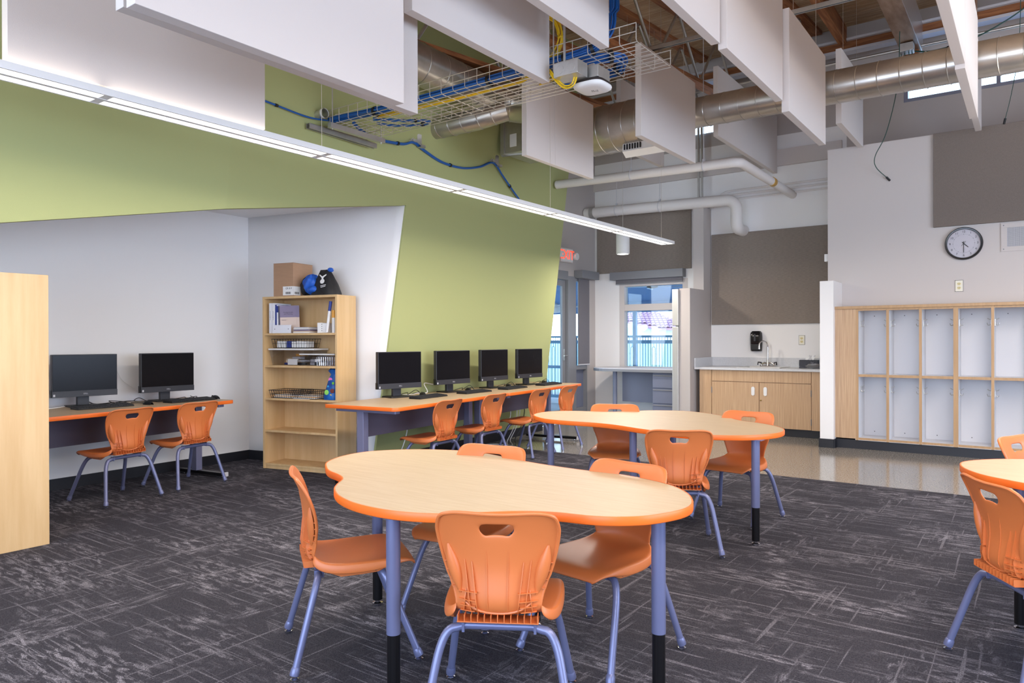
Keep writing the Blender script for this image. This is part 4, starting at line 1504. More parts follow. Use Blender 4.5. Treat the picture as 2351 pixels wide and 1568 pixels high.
for k in range(5):
    loose('tape_box', ('pale grey box at lower left', 'charcoal box at lower middle', 'white box at lower right', 'pale grey box at upper left', 'white box at upper middle')[k] + ' inside the small clear bin', 'box', (M_ltgrey, M_bezel, M_paper, M_ltgrey, M_paper)[k], bp(0.53 + 0.05 * (k % 3), 0.12, zs + 0.004 + 0.03 * (k // 3)), BA + R(5 * k), 0.055, 0.07, 0.026, 'grey boxes in the small clear bin')
t = wire_basket('wire_organizer', 'clear and silver wire organizer at the right front of the second shelf', bp(0.745, 0.06, zs + 0.0008), BA, 0.10, 0.05, 0.098, 0.048, 0.085, 8, 3, M_chrome, 0.0018)
# ---- third shelf: two letter trays and a patterned bag
zt = SH[2]
for k, (u, v, a_, lab) in enumerate(((0.235, 0.13, 2, 'black wire letter tray of papers at the left of the third shelf'), (0.485, 0.12, -6, 'black wire letter tray of papers in the middle of the third shelf'))):
    wire_basket('letter_tray', lab, bp(u, v, zt + 0.001), BA + R(a_), 0.17, 0.115, 0.155, 0.10, 0.075, 12, 8, r=0.0022, grp='wire letter trays')
    for q in range(3):
        loose('paper_sheaf', ('bottom white sheaf', 'amber sheaf', 'top white sheaf')[q] + ' of papers in the ' + ('left' if k == 0 else 'middle') + ' letter tray of the third shelf', 'paper', (M_paper, mat('amber_paper', (226, 170, 96), 0.7), M_paper)[q], bp(u + 0.004 * q, v, zt + 0.006 + 0.0085 * q), BA + R(a_ + 2 * q - 2), 0.27, 0.17, 0.008, 'papers in the ' + ('left' if k == 0 else 'middle') + ' letter tray', 0.001)
loose('folder', 'white folder lying flat under the middle letter tray edge', 'paper', M_paper, bp(0.46, 0.075 - 0.06, zt + 0.0002), BA, 0.20, 0.02, 0.0035)
t = thing('gift_bag', 'blue bag printed with bright circles at the right of the third shelf', 'bag', bp(0.765, 0.105, zt + 0.0008), BA)
rows = []
prof = [(0.0, 0.072, 0.085), (0.03, 0.078, 0.09), (0.08, 0.066, 0.08), (0.14, 0.055, 0.07), (0.20, 0.046, 0.055), (0.235, 0.030, 0.04), (0.25, 0.036, 0.045), (0.275, 0.062, 0.05), (0.283, 0.07, 0.02)]
for i, (z, a, b_) in enumerate(prof):
    cxs = 0.018 * (z / 0.25)
    rows.append([(cxs + a * math.copysign(abs(math.cos(f)) ** 0.6, math.cos(f)) * (1 + 0.05 * math.sin(5 * f + i)), b_ * math.copysign(abs(math.sin(f)) ** 0.6, math.sin(f)), z + 0.008 * math.sin(3 * f) * (1 if i > 5 else 0)) for f in [2 * PI * k / 20 for k in range(20)]])
MB().grid(rows, True).build('bag_body', mat('bag_blue_print', (18, 104, 184), 0.45, var=0.6, vscale=(9, 9, 9), dark=(12, 60, 130)), t)
def disc(name, m, r_, x, y, z, rx=90, parent=None):
    return MB().lathe([(r_, 0), (r_, 0.002), (r_ * 0.9, 0.0025)], 18, (x, y, z), 'y').build(name, m, parent)
for (nm, rgb, r_, x, z) in (('pink_circle', (232, 120, 190), 0.022, 0.004, 0.185), ('lime_circle', (150, 220, 100), 0.024, -0.018, 0.070), ('small_blue_circle', (60, 170, 220), 0.010, -0.012, 0.125), ('brown_circle', (120, 60, 50), 0.022, 0.045, 0.085), ('yellow_circle', (230, 190, 60), 0.010, 0.03, 0.045), ('green_circle', (120, 200, 60), 0.012, 0.045, 0.155)):
    yy = -(0.083 if z < 0.1 else 0.070 if z < 0.16 else 0.056)
    disc(nm, mat(nm, rgb, 0.5), r_, x, yy, z, parent=t)

# ---- on top of the bookcase
zt = 1.6555
t = thing('cardboard_box', 'plain brown cardboard box on top of the bookcase', 'box', (bp(0.255, 0.142, 0)[0], bp(0.255, 0.142, 0)[1], zt + 0.006), BA)
A_, B_, Hh = 0.12, 0.138, 0.312
MB().box(-A_, A_, -B_, B_, 0, Hh).build('carton', M_card, t, 0.002)
for q in (-1, 1):
    MB().box(-A_, A_, min(q * 0.001, q * B_), max(q * 0.001, q * B_), Hh + 0.0005, Hh + 0.004).build('flap', M_card, t)
lb = MB()
lb.box(A_ - 0.125, A_ + 0.0008, -B_ - 0.0008, -B_ + 0.002, 0.008, 0.092)
lb.box(A_ - 0.002, A_ + 0.0008, -B_ - 0.0008, -B_ + 0.10, 0.008, 0.092)
lb.build('shipping_label', M_paper, t)
bc = MB()
for k in range(9):
    bc.box(A_ - 0.09 + 0.007 * k, A_ - 0.09 + 0.007 * k + (0.003 if k % 3 else 0.005), -B_ - 0.0014, -B_ - 0.0008, 0.018, 0.040)
    bc.box(A_ + 0.0008, A_ + 0.0014, -B_ + 0.02 + 0.007 * k, -B_ + 0.02 + 0.007 * k + (0.003 if k % 3 else 0.005), 0.018, 0.040)
bc.build('barcode', M_black, t)
text('label_print', 'GR 8-9', 0.026, M_black, t, (A_ - 0.055, -B_ - 0.0012, 0.072), (R(90), 0, 0), 0.0002)

t = thing('drawstring_bag', 'slumped black and blue drawstring bag with white emblem on the bookcase', 'bag', (bp(0.635, 0.125, 0)[0], bp(0.635, 0.125, 0)[1], zt + 0.006), BA + R(-4))
def blob(name, m, c, s_, seed, rough=0.12, parent=None, cut=True):
    rnd = random.Random(seed)
    ph = [rnd.uniform(0, 6) for _ in range(6)]
    rows = []
    for i in range(15):
        th = PI * i / 14
        r_ = []
        for k in range(28):
            a = 2 * PI * k / 28
            q = 1 + rough * (math.sin(3 * a + ph[0]) * math.sin(2 * th + ph[1]) + 0.6 * math.sin(7 * a + ph[2] + 3 * th) + 0.4 * math.sin(11 * a + 5 * th + ph[3]))
            z = c[2] + s_[2] * math.cos(th) * q
            r_.append((c[0] + s_[0] * math.sin(th) * math.cos(a) * q, c[1] + s_[1] * math.sin(th) * math.sin(a) * q, max(z, 0.0) if cut else z))
        rows.append(r_)
    return MB().grid(rows, True).build(name, m, parent)


rows = []
for i in range(13):
    v = i / 12
    z = 0.235 * v
    hw0, hw1 = -0.135 + 0.10 * v ** 1.2, 0.195 - 0.115 * v ** 1.3
    th = 0.085 * (1 - v ** 1.6) + 0.018
    r_ = []
    for k in range(30):
        a = 2 * PI * k / 30
        q = 1 + 0.04 * math.sin(6 * a + 2.5 * v) + 0.03 * math.sin(11 * a + 7 * v)
        cxm, hw = (hw0 + hw1) / 2, (hw1 - hw0) / 2
        r_.append((cxm + hw * q * math.copysign(abs(math.cos(a)) ** 0.7, math.cos(a)), th * q * math.sin(a), z + 0.01 * math.sin(4 * a) * v))
    rows.append(r_)
rows.append([(0.03, 0, 0.245)] * 30)
MB().grid(rows, True).build('bag_body', M_bagblack, t)
blob('blue_panel', M_bagblue, (-0.12, -0.03, 0.115), (0.085, 0.075, 0.085), 3, 0.13, t)
blob('blue_panel', M_bagblue, (-0.06, -0.055, 0.055), (0.09, 0.06, 0.042), 9, 0.12, t)
blob('black_gusset', M_bagblack, (-0.185, -0.02, 0.085), (0.055, 0.07, 0.085), 5, 0.16, t)
blob('drawstring_knot', M_bagblue, (0.085, 0.0, 0.24), (0.03, 0.025, 0.02), 4, 0.1, t)
em = MB()
E0 = lambda x, z: (x, -0.102 + 0.30 * max(0, z - 0.05) ** 1.15 - 0.004, z)
def quad(b, pts, o_=(0, -0.0015, 0)):
    b.extr([E0(x, z) for x, z in pts], o_)
quad(em, [(0.015, 0.19), (0.022, 0.195), (0.055, 0.175), (0.05, 0.163)])
quad(em, [(0.05, 0.163), (0.055, 0.175), (0.10, 0.195), (0.104, 0.186), (0.075, 0.165)])
quad(em, [(0.05, 0.163), (0.075, 0.165), (0.072, 0.15), (0.055, 0.148)])
quad(em, [(0.066 + 0.026 * math.cos(a), 0.128 + 0.022 * math.sin(a)) for a in [2 * PI * k / 18 for k in range(18)]])
quad(em, [(0.05, 0.088), (0.115, 0.098), (0.116, 0.092), (0.051, 0.082)])
quad(em, [(0.056, 0.075), (0.112, 0.085), (0.113, 0.079), (0.057, 0.069)])
em.build('emblem', M_paper, t)['label'] = 'white printed emblem with a bird and ball'
MB().tube(spline([(0.02, -0.09, 0.10), (0.05, -0.105, 0.03), (0.09, -0.11, 0.012), (0.02, -0.12, 0.006)], 5), 0.003, 6).build('cord', M_bagblack, t)

# ================================================================== LINEAR LIGHTS
def linear_light(label, x0, x1, y0, n, z, L=1.245, pw=(16, 1.4)):
    """twin-strip suspended fixture of n sections running along Y"""
    t = thing('linear_light', label, 'light fixture', ((x0 + x1) / 2, y0, z))
    hw = (x1 - x0) / 2
    b = MB()
    b.box(-hw, -hw + 0.012, 0, n * L, 0, 0.033)
    b.box(hw - 0.012, hw, 0, n * L, 0, 0.033)
    b.box(-hw + 0.012, hw - 0.012, 0, n * L, 0.026, 0.033)
    b.box(-hw + 0.012, hw - 0.012, 0, 0.012, 0, 0.026)
    b.box(-hw + 0.012, hw - 0.012, n * L - 0.012, n * L, 0, 0.026)
    b.box(-0.013, 0.013, 0.012, n * L - 0.012, -0.001, 0.026)
    b.build('housing', M_whitepl, t, 0.001)
    d0 = c0 = None
    for k in range(n):
        for q in (-1, 1):
            if d0 is None:
                d0 = MB().box(-(hw - 0.026) / 2, (hw - 0.026) / 2, 0.022, L - 0.022, 0.004, 0.010).build('diffuser', M_led, t)
                o = d0
            else:
                o = share(d0, t)
            o.location = (q * (hw / 2 + 0.001), k * L, 0)
        if c0 is None:
            c0 = box('section_bar', M_whitepl, -hw + 0.012, hw - 0.012, -0.020, 0.020, 0.001, 0.012, t)
            o = c0
        else:
            o = share(c0, t)
        o.location = (0, k * L, 0)
    cb = None
    for k in (0, 2, 4, n):
        y = min(max(k * L, 0.06), n * L - 0.10) - (0.0 if k < n else 0.08)
        top = roof_z(y0 + y) - z
        MB().cyl((0, y, 0.030), (0, y, top), 0.0016, 5).build('hanger_cable', M_wire, t)
    # the light the fixture gives
    for k in range(n):
        l = bpy.data.lights.new('fixture_lamp', 'AREA')
        l.shape = 'RECTANGLE'
        l.size, l.size_y = 2 * hw - 0.03, L - 0.05
        l.energy = pw[0]
        l.color = (1.0, 0.91, 0.82)
        o = bpy.data.objects.new('fixture_lamp', l)
        C.objects.link(o)
        o.location = ((x0 + x1) / 2, y0 + (k + .5) * L, z - 0.004)
        l = bpy.data.lights.new('fixture_uplight', 'AREA')
        l.shape = 'RECTANGLE'
        l.size, l.size_y = 2 * hw - 0.03, L - 0.05
        l.energy = pw[1]
        l.color = (1.0, 0.91, 0.82)
        o = bpy.data.objects.new('fixture_uplight', l)
        C.objects.link(o)
        o.location = ((x0 + x1) / 2, y0 + (k + .5) * L, z + 0.040)
        o.rotation_euler = (PI, 0, 0)
    return t


linear_light('long suspended twin-strip light running over the left side of the room', -3.50, -3.335, 0.30, 6, 2.333)
linear_light('added unseen twin-strip light overhead, just outside the right border', 0.32, 0.47, -1.2, 7, 2.60, pw=(20, 7))  # second fixture added out of view to brighten lockers and tables

# ================================================================== BAFFLES
def baffle(label, x, y0, y1, zb, h=0.77, seam=None):
    t = thing('acoustic_baffle', label, 'baffle', (x, y0, zb), 0, 'hanging acoustic baffles')
    L = y1 - y0
    if seam:
        box('felt_board', M_baffle, -0.056, 0, 0, seam - 0.001, 0, h, t, 0.002)
        box('felt_board', M_baffle, -0.056, 0, seam + 0.001, L, 0, h, t, 0.002)
    else:
        box('felt_board', M_baffle, -0.056, 0, 0, L, 0, h, t, 0.002)
    for y in (0.22, L - 0.22):
        MB().cyl((-0.028, y, h - 0.01), (-0.028, y, max(h + 0.05, roof_z(y0 + y) - zb - 0.005)), 0.0016, 5).build('hanger_wire', M_wire, t)
        MB().lathe([(0.006, h - 0.001), (0.006, h + 0.02), (0.002, h + 0.03)], 8, (-0.028, y, 0)).build('ferrule', M_steel, t)
    return t


baffle('white ceiling baffle at the upper left, lowest of all, over the linear light', -3.40, 1.17, 2.39, 2.393)
baffle('big white ceiling baffle at the top left with its grey underside showing', -2.337, 1.16, 2.38, 2.325)
baffle('white ceiling baffle just behind the big top left one', -2.60, 1.25, 2.75, 2.42)
baffle('white ceiling baffle at the top centre in front of the cable tray', -2.437, 2.54, 3.76, 2.84)
baffle('white ceiling baffle at the top edge left of the blue cable drop', -2.02, 2.55, 3.76, 2.955)
baffle('white ceiling baffle below the access point with a vertical seam', -3.722, 5.36, 6.58, 2.917, 0.77, 0.48)
baffle('white ceiling baffle hanging in front of the wide round duct', -2.658, 5.51, 6.70, 2.948, 0.78)
baffle('white ceiling baffle half hidden behind the wide round duct', -3.734, 7.22, 8.38, 3.39)
baffle('white ceiling baffle with bluish face behind the round duct above the white pipe', -2.814, 7.75, 10.0, 3.484, 0.77, 1.2)
baffle('large white ceiling baffle nearest the camera in the right hand row', -1.545, 3.05, 4.29, 3.04)
baffle('large white ceiling baffle in the middle of the right hand row', -1.509, 4.31, 5.51, 3.01)
baffle('large white ceiling baffle at the far end of the right hand row', -1.468, 5.53, 6.68, 2.93)
baffle('narrow white ceiling baffle behind the duct right of the right hand row', -1.594, 7.95, 9.1, 3.45)
baffle('white ceiling baffle seen almost edge-on near the right border, nearest part', -0.35, 4.05, 5.33, 2.97)
baffle('white ceiling baffle seen almost edge-on near the right border, middle part', -0.35, 5.35, 6.62, 2.945)
baffle('white ceiling baffle seen almost edge-on behind the duct near the right border', -0.44, 7.70, 8.92, 3.40)

# ================================================================== ROOF STRUCTURE
def truss(x, drop, label, y0=-2.4, y1=9.95, pitch=1.27, ph=7.81):
    t = thing('roof_truss', label, 'truss', (x, 0, 0), 0, 'open web roof trusses')
    for nm, o_ in (('top_chord', 0.0), ('bottom_chord', -drop - 0.045)):
        b = MB()
        z0, z1 = roof_z(y0) + o_ - 0.045, roof_z(y1) + o_ - 0.045
        b.add([(sx_ * 0.075, y, z + dz) for y, z in ((y0, z0), (y1, z1)) for dz in (0, 0.043) for sx_ in (-1, 1)],
              [(0, 2, 3, 1), (4, 5, 7, 6), (0, 1, 5, 4), (2, 6, 7, 3), (0, 4, 6, 2), (1, 3, 7, 5)])
        b.build(nm, M_fir, t)
    w0 = None
    y = ph - pitch * 8
    while y < y1 - pitch * .5:
        if y > y0 + 0.1:
            for q in (-0.5, 0.5):
                p = Vector((0.0, y + 0.02 * (1 if q > 0 else -1), roof_z(y) - 0.05))
                r_ = Vector((0.0, y + q * pitch - (0.02 if q > 0 else -0.02), roof_z(y + q * pitch) - drop - 0.03))
                MB().cyl(p, r_, 0.016, 10).build('web_tube', M_steel, t)
        y += pitch
    return t


truss(-4.42, 0.80, 'fir truss with steel webs along the green wall')
truss(-3.80, 0.63, 'fir truss with steel webs above the cable tray, second from the green wall')
truss(-3.30, 0.68, 'fir truss with steel webs above the blue cable drop, third from the green wall')
truss(-2.30, 0.60, 'fir truss with steel webs behind the large right hand baffles')
t = thing('roof_beam', 'heavy timber beam with foil faced edge running to the clerestory', 'beam', (0, 0, 0))
box('timber', mat('foil_faced_timber', (168, 140, 118), 0.35, metal=0.25, var=0.35, vscale=(8, 2, 8), dark=(120, 88, 62)), -1.25, -1.05, 3.0, 9.62, 4.57, 4.95, t, 0.004)
box('foil_edge', mat('foil', (214, 208, 206), 0.3, metal=0.8), -1.05, -1.046, 3.0, 9.62, 4.57, 4.95, t)
MB().box(-1.24, -1.07, 9.45, 9.60, 4.50, 4.57).build('end_block', M_fir, t)
o = box('ledger_chord', M_firS, -5.6, 4.0, 9.60, 9.70, 4.80, 4.90)
tag(o, 'long fir chord running across the room in front of the clerestory wall', 'beam')
o = box('ledger_rail', M_ltgrey, -5.6, 4.0, 9.56, 9.70, 4.765, 4.798)
tag(o, 'white metal rail under the long fir chord', 'rail')
o = box('ledger_rail', M_ltgrey, -5.6, 4.0, 9.56, 9.66, 4.902, 4.93)
tag(o, 'white metal rail on top of the long fir chord', 'rail')
for k, (x, lab) in enumerate(((-1.95, 'fir block between the roof joists left of the timber beam'), (-0.6, 'fir block between the roof joists right of the timber beam'), (-2.75, 'fir block between the roof joists above the largest baffle row'))):
    tag(box('roof_block', M_fir, x, x + 0.09, 8.0, 9.58, roof_z(8) - 0.18, roof_z(8) + 0.02), lab, 'block')
# strut channel rails
def channel(label, p, q, sz=0.041):
    t = thing('strut_channel', label, 'rail', p)
    d = Vector(q) - Vector(p)
    L = d.length
    M_ = d.to_track_quat('Y', 'Z').to_matrix().to_4x4()
    b = MB()
    b.box(-sz / 2, sz / 2, 0, L, sz - 0.003, sz, M_)
    b.box(-sz / 2, -sz / 2 + 0.003, 0, L, 0, sz, M_)
    b.box(sz / 2 - 0.003, sz / 2, 0, L, 0, sz, M_)
    b.box(-sz / 2 + 0.003, -sz / 2 + 0.010, 0, L, 0, 0.003, M_)
    b.box(sz / 2 - 0.010, sz / 2 - 0.003, 0, L, 0, 0.003, M_)
    b.build('profile', M_steel, t)
    return t


channel('galvanised strut rail crossing under the roof above the baffles', (-3.35, 7.05, 4.30), (2.5, 7.1, 4.30))
channel('short galvanised strut on the green wall under the cable tray end', (-4.60, 3.62, 2.90), (-4.62, 4.35, 2.90))
channel('short galvanised strut on the green wall below the sheet metal box', (-4.82, 6.45, 3.29), (-4.30, 6.62, 3.29))

# ================================================================== DUCTS
def duct(label, path, r, name='round_duct', seam=0.16, mtl=None):
    t = thing(name, label, 'duct', (0, 0, 0))
    MB().tube(path, r, 40).build('duct_wall', M_duct, t)
    P = [Vector(p) for p in path]
    # raised lock seams
    ring = None
    acc = seam * .5
    k = 0
    for a, b in zip(P[:-1], P[1:]):
        L = (b - a).length
        while acc < L:
            p = a + (b - a) * (acc / L)
            if ring is None:
                pts = [((r + 0.001) * math.cos(f), (r + 0.001) * math.sin(f), 0.018 * math.cos(f)) for f in [2 * PI * q / 32 for q in range(32)]]
                ring = MB().tube(pts, 0.0045, 5, closed=True).build('seam', M_duct, t)
                o = ring
            else:
                o = share(ring, t)
            o.location = p
            o.rotation_euler = (b - a).to_track_quat('Z', 'Y').to_euler()
            acc += seam
        acc -= L
    return t


duct('long galvanised spiral duct crossing the right side of the ceiling', [(-2.85, 6.9, 3.50), (3.6, 6.93, 3.455)], 0.146, seam=0.17)
t = duct('wide galvanised spiral duct behind the middle baffle', [(-4.25, 6.9, 3.505), (-3.30, 6.9, 3.505), (-2.95, 6.9, 3.50)], 0.256, seam=0.15)
MB().tube([(-2.95, 6.9, 3.50), (-2.80, 6.9, 3.50)], [0.256, 0.146], 40).build('reducer', M_duct, t)
t = thing('air_diffuser', 'white supply air diffuser under the wide round duct', 'vent', (-3.20, 6.86, 3.20))
b = MB()
b.extr([(-0.28, -0.10, 0.0), (0.28, -0.10, 0.0), (0.28, -0.02, -0.05), (-0.28, -0.02, -0.05)], (0, 0.02, 0.10))
b.build('face_plate', M_whitepl, t)
b = MB()
for k in range(7):
    b.box(-0.26 + 0.03 * k, -0.245 + 0.03 * k, -0.108, -0.10, 0.015, 0.07)
b.build('slots', M_black, t)
duct('galvanised spiral trunk duct running along the green wall', [(-4.36, 2.2, 3.69), (-4.44, 5.6, 3.69)] + [(-4.44 + 0.35 * (1 - math.cos(a)), 5.6 + 0.35 * math.sin(a), 3.69 - 0.02 * k_) for k_, a in enumerate([R(15) * k for k in range(1, 7)])] + [(-3.80, 5.97, 3.56)], 0.18, seam=0.26)
duct('small spiral duct stub butting into the green wall', [(-4.76, 5.28, 3.315), (-4.30, 5.36, 3.34), (-4.05, 5.50, 3.42)], 0.10, seam=0.14)
t = thing('terminal_box', 'grey sheet metal air terminal box on the green wall behind the baffle', 'duct box', (-4.79, 6.40, 3.30))
box('casing', M_steel, 0.02, 0.50, 0, 0.55, 0, 0.44, t, 0.003)
box('flange', M_steel, 0.0, 0.05, -0.02, 0.02, -0.01, 0.45, t, 0.002)
box('data_plate', M_paper, 0.12, 0.21, -0.003, 0, 0.06, 0.20, t)

# ================================================================== WHITE PIPES AND CONDUITS
def pipe(label, path, r, name='pipe', m=None, cat='pipe', clamps=()):
    t = thing(name, label, cat, (0, 0, 0))
    MB().tube(path, r, 18).build('pipe_wall', m or M_whitegl, t)
    for (x, y, z, up_) in clamps:
        b = MB()
        b.tube([(x, y + (r + 0.004) * math.cos(f), z + (r + 0.004) * math.sin(f)) for f in [2 * PI * q / 14 for q in range(14)]], 0.004, 5, closed=True)
        b.cyl((x, y, z + r), (x, y, z + r + up_), 0.004, 6)
        b.box(x - 0.012, x + 0.012, y - 0.012, y + 0.012, z + r, z + r + 0.03)
        b.build('hanger', M_ltgrey, t)
    return t


t = pipe('white insulated pipe running along then turning to the alcove wall', [(-4.95, 7.8, 3.225), (-2.70, 7.8, 3.175)] + [(-2.70 + 0.10 * math.sin(a), 7.90 - 0.10 * math.cos(a), 3.175) for a in [R(18) * k for k in range(1, 6)]] + [(-2.62, 10.03, 3.175)], 0.053, clamps=((-3.9, 7.8, 3.20, 1.7), (-3.0, 7.8, 3.18, 1.7)))
bn = MB()
bn.tube([(-2.605, 9.0, 3.175), (-2.606, 9.09, 3.175)], 0.0555, 18)
bn.build('gold_band', mat('gold_label', (196, 150, 50), 0.35, metal=0.4), t)
t = pipe('thick white insulated drain pipe with two elbows above the sink panel', [(-5.64, 9.72, 3.20), (-3.42, 9.72, 3.145)] + [(-3.42 + 0.14 * math.sin(a), 9.72, 3.005 + 0.14 * math.cos(a)) for a in [R(15) * k for k in range(1, 7)]] + [(-3.28, 9.72, 2.88)] + [(-3.28, 9.72 + 0.1 * (1 - math.cos(a)), 2.85 - 0.1 * math.sin(a)) for a in [R(18) * k for k in range(1, 6)]] + [(-3.28, 10.03, 2.75)], 0.078, clamps=((-5.1, 9.72, 3.185, 0.5), (-4.4, 9.72, 3.17, 0.5)))
MB().tube([(-5.55, 9.72, 3.198), (-5.48, 9.72, 3.196)], 0.082, 18).build('end_band', M_steel, t)
for k, (z, lab) in enumerate(((3.20, 'white conduit along the alcove wall, lowest of three'), (3.26, 'white conduit along the alcove wall, middle of three'), (3.32, 'white conduit along the alcove wall, highest of three'))):
    pipe(lab, [(-3.70 + 0.02 * k, 9.97, z - 0.09), (-3.66 + 0.02 * k, 9.97, z - 0.06), (-3.52, 9.97, z - 0.01), (-3.40, 9.97, z), (-2.0, 9.97, z)], 0.012, 'conduit', cat='conduit')
for k, x in enumerate((-3.895, -3.845)):
    pipe(('left', 'right')[k] + ' one of two bare steel conduits dropping to the stepped partition', [(x, 9.93, 4.6), (x, 9.93, 3.10)], 0.017, 'conduit', M_steel, 'conduit')
pipe('thin steel sprinkler line with clips below the fir chord', [(-5.4, 9.45, 4.62), (4.0, 9.5, 4.60)], 0.017, 'conduit', M_steel, 'conduit', clamps=((-3.0, 9.46, 4.615, 0.15), (0.2, 9.48, 4.605, 0.15)))

# ================================================================== CABLE TRAY
ty0, ty1, tx0, tx1, tz, th = 3.80, 4.285, -4.66, -1.865, 2.97, 0.105
t = thing('cable_tray', 'zinc wire basket cable tray spanning from the green wall', 'cable tray', (0, 0, 0))
wb = None
x = tx0
while x < tx1 + 0.001:
    if wb is None:
        wb = MB().tube([(0, ty0, tz + th), (0, ty0, tz + 0.012), (0, ty0 + 0.012, tz), (0, ty1 - 0.012, tz), (0, ty1, tz + 0.012), (0, ty1, tz + th)], 0.0028, 6).build('cross_wire', M_wire, t)
        o = wb
    else:
        o = share(wb, t)
    o.location = (x, 0, 0)
    x += (tx1 - tx0) / 26
l0 = None
for (y, z) in [(ty0 - 0.004, tz + th), (ty0 - 0.004, tz + 0.055), (ty1 + 0.004, tz + th), (ty1 + 0.004, tz + 0.055)] + [(ty0 + (ty1 - ty0) * k / 9, tz - 0.005) for k in range(10)]:
    if l0 is None:
        l0 = MB().cyl((tx0, 0, 0), (tx1 + 0.003, 0, 0), 0.0028, 6).build('long_wire', M_wire, t)
        o = l0
    else:
        o = share(l0, t)
    o.location = (0, y, z)
r0 = None
for x in (-4.50, -2.42):
    for y in (ty0 - 0.02, ty1 + 0.02):
        MB().cyl((x, y, tz - 0.06), (x, y, roof_z(y)), 0.005, 8).build('threaded_rod', M_steel, t)
    if x > -3:
        continue
    box('trapeze', M_steel, x - 0.02, x + 0.02, ty0 - 0.05, ty1 + 0.05, tz - 0.05, tz - 0.009, t)

def bundle(name, label, path, n, r, spread, m, cat='cable', ties=()):
    t = thing(name, label, cat, (0, 0, 0))
    P = spline(path, 8)
    rnd = random.Random(len(path) * n)
    for k in range(n):
        a0, rr = rnd.uniform(0, 2 * PI), spread * math.sqrt(rnd.random())
        tw = rnd.uniform(-2, 2)
        pts = []
        for i, p in enumerate(P):
            d = (P[min(i + 1, len(P) - 1)] - P[max(i - 1, 0)]).normalized()
            u = d.cross(Vector((0, 0, 1)))
            u = u.normalized() if u.length > 0.05 else Vector((1, 0, 0))
            v = u.cross(d)
            a = a0 + tw * i / len(P)
            pts.append(p + u * rr * math.cos(a) + v * rr * math.sin(a))
        MB().tube(pts, r, 6).build('cable', m, t)
    for f in ties:
        i = int(f * (len(P) - 2))
        d = (P[i + 1] - P[i]).normalized()
        MB().tube([P[i], P[i] + d * 0.022], spread + r + 0.003, 10).build('tie', M_black, t)
    return t


ym = ty0 + 0.10
bundle('cable_bundle', 'thick blue data cable bundle lying in the tray and rising to the roof', [(-4.62, 3.86, 3.02), (-4.45, 3.88, 3.02), (-4.0, ym, 3.012), (-3.2, ym, 3.012), (-2.6, ym, 3.02), (-2.36, ym + 0.02, 3.03), (-2.20, ym + 0.06, 3.08), (-2.125, ym + 0.10, 3.2), (-2.115, ym + 0.10, 3.5), (-2.11, ym + 0.10, 3.9), (-2.11, ym + 0.10, 4.5)], 16, 0.0055, 0.032, M_blue, ties=(0.18, 0.34, 0.47, 0.58, 0.64, 0.85))
bundle('cable_bundle', 'blue slack cable loop coiled at the middle of the tray', [(-2.60, 3.95, 3.01), (-2.36, 3.99, 3.03), (-2.22, 4.06, 3.04), (-2.14, 4.15, 3.05), (-2.20, 4.24, 3.02), (-2.40, 4.22, 3.0), (-2.60, 4.12, 2.995)], 16, 0.0055, 0.034, M_blue, ties=(0.4, 0.7))
bundle('cable_bundle', 'small blue cable coil hanging under the left part of the tray', [(-4.25, 3.98, 3.0), (-4.05, 4.12, 2.985), (-3.9, 4.24, 2.985), (-4.0, 4.28, 2.985), (-4.2, 4.16, 2.985), (-4.28, 4.05, 2.99)], 4, 0.005, 0.010, M_blue, ties=(0.3, 0.6))
bundle('cable_bundle', 'blue cable bundle draped on brackets along the green wall', [(-4.45, 3.95, 3.0), (-4.56, 4.15, 2.99), (-4.64, 4.4, 2.995), (-4.69, 4.75, 3.04), (-4.71, 4.92, 3.095), (-4.74, 5.1, 3.06), (-4.78, 5.4, 3.015), (-4.81, 5.75, 3.03), (-4.82, 6.05, 3.10), (-4.83, 6.30, 3.195), (-4.855, 6.5, 3.10), (-4.885, 6.7, 3.0), (-4.92, 6.92, 2.90), (-4.94, 7.1, 2.80)], 5, 0.0055, 0.010, M_blue, ties=(0.22, 0.5, 0.85))
bundle('cable_bundle', 'single blue cable run along the green wall to the conduit sleeves', [(-4.50, 2.2, 2.97), (-4.53, 2.8, 3.0), (-4.565, 3.25, 2.995), (-4.59, 3.6, 2.985), (-4.60, 3.82, 3.01)], 2, 0.005, 0.004, M_blue, ties=(0.55,))
bundle('yellow_cables', 'looped yellow cables hanging beside the centre baffle', [(-2.60, 3.95, 3.02), (-2.52, 3.94, 3.08), (-2.47, 3.94, 3.18), (-2.50, 3.94, 3.30), (-2.60, 3.95, 3.36), (-2.68, 3.96, 3.28), (-2.62, 3.96, 3.12), (-2.60, 3.97, 3.02), (-2.75, ym + 0.08, 3.02), (-3.0, ym + 0.1, 3.01), (-4.2, ym + 0.07, 3.015)], 7, 0.0048, 0.024, M_yellow, ties=(0.5,))
bundle('yellow_cables', 'yellow patch cables looping into the access point', [(-2.75, 4.12, 3.0), (-2.60, 4.06, 2.985), (-2.46, 3.80, 2.93), (-2.40, 3.76, 2.86), (-2.33, 3.76, 2.79), (-2.27, 3.76, 2.79), (-2.255, 3.77, 2.84)], 3, 0.0045, 0.010, M_yellow, ties=(0.3,))
for k, (y, lab) in enumerate(((3.74, 'open conduit sleeve through the green wall, nearer the camera'), (3.90, 'open conduit sleeve through the green wall, second one'))):
    t = thing('conduit_sleeve', lab, 'conduit', (green_x(y, 3.03), y, 3.04))
    MB().tube([(-0.02, 0, 0), (0.09, 0, 0)], 0.034, 20, caps=False).build('sleeve', M_steel, t)
    MB().tube([(0.075, 0, 0), (0.095, 0, 0)], 0.039, 20, caps=False).build('bushing', M_whitepl, t)
    MB().cyl((-0.015, 0, 0), (-0.012, 0, 0), 0.033, 16).build('hole', M_black, t)
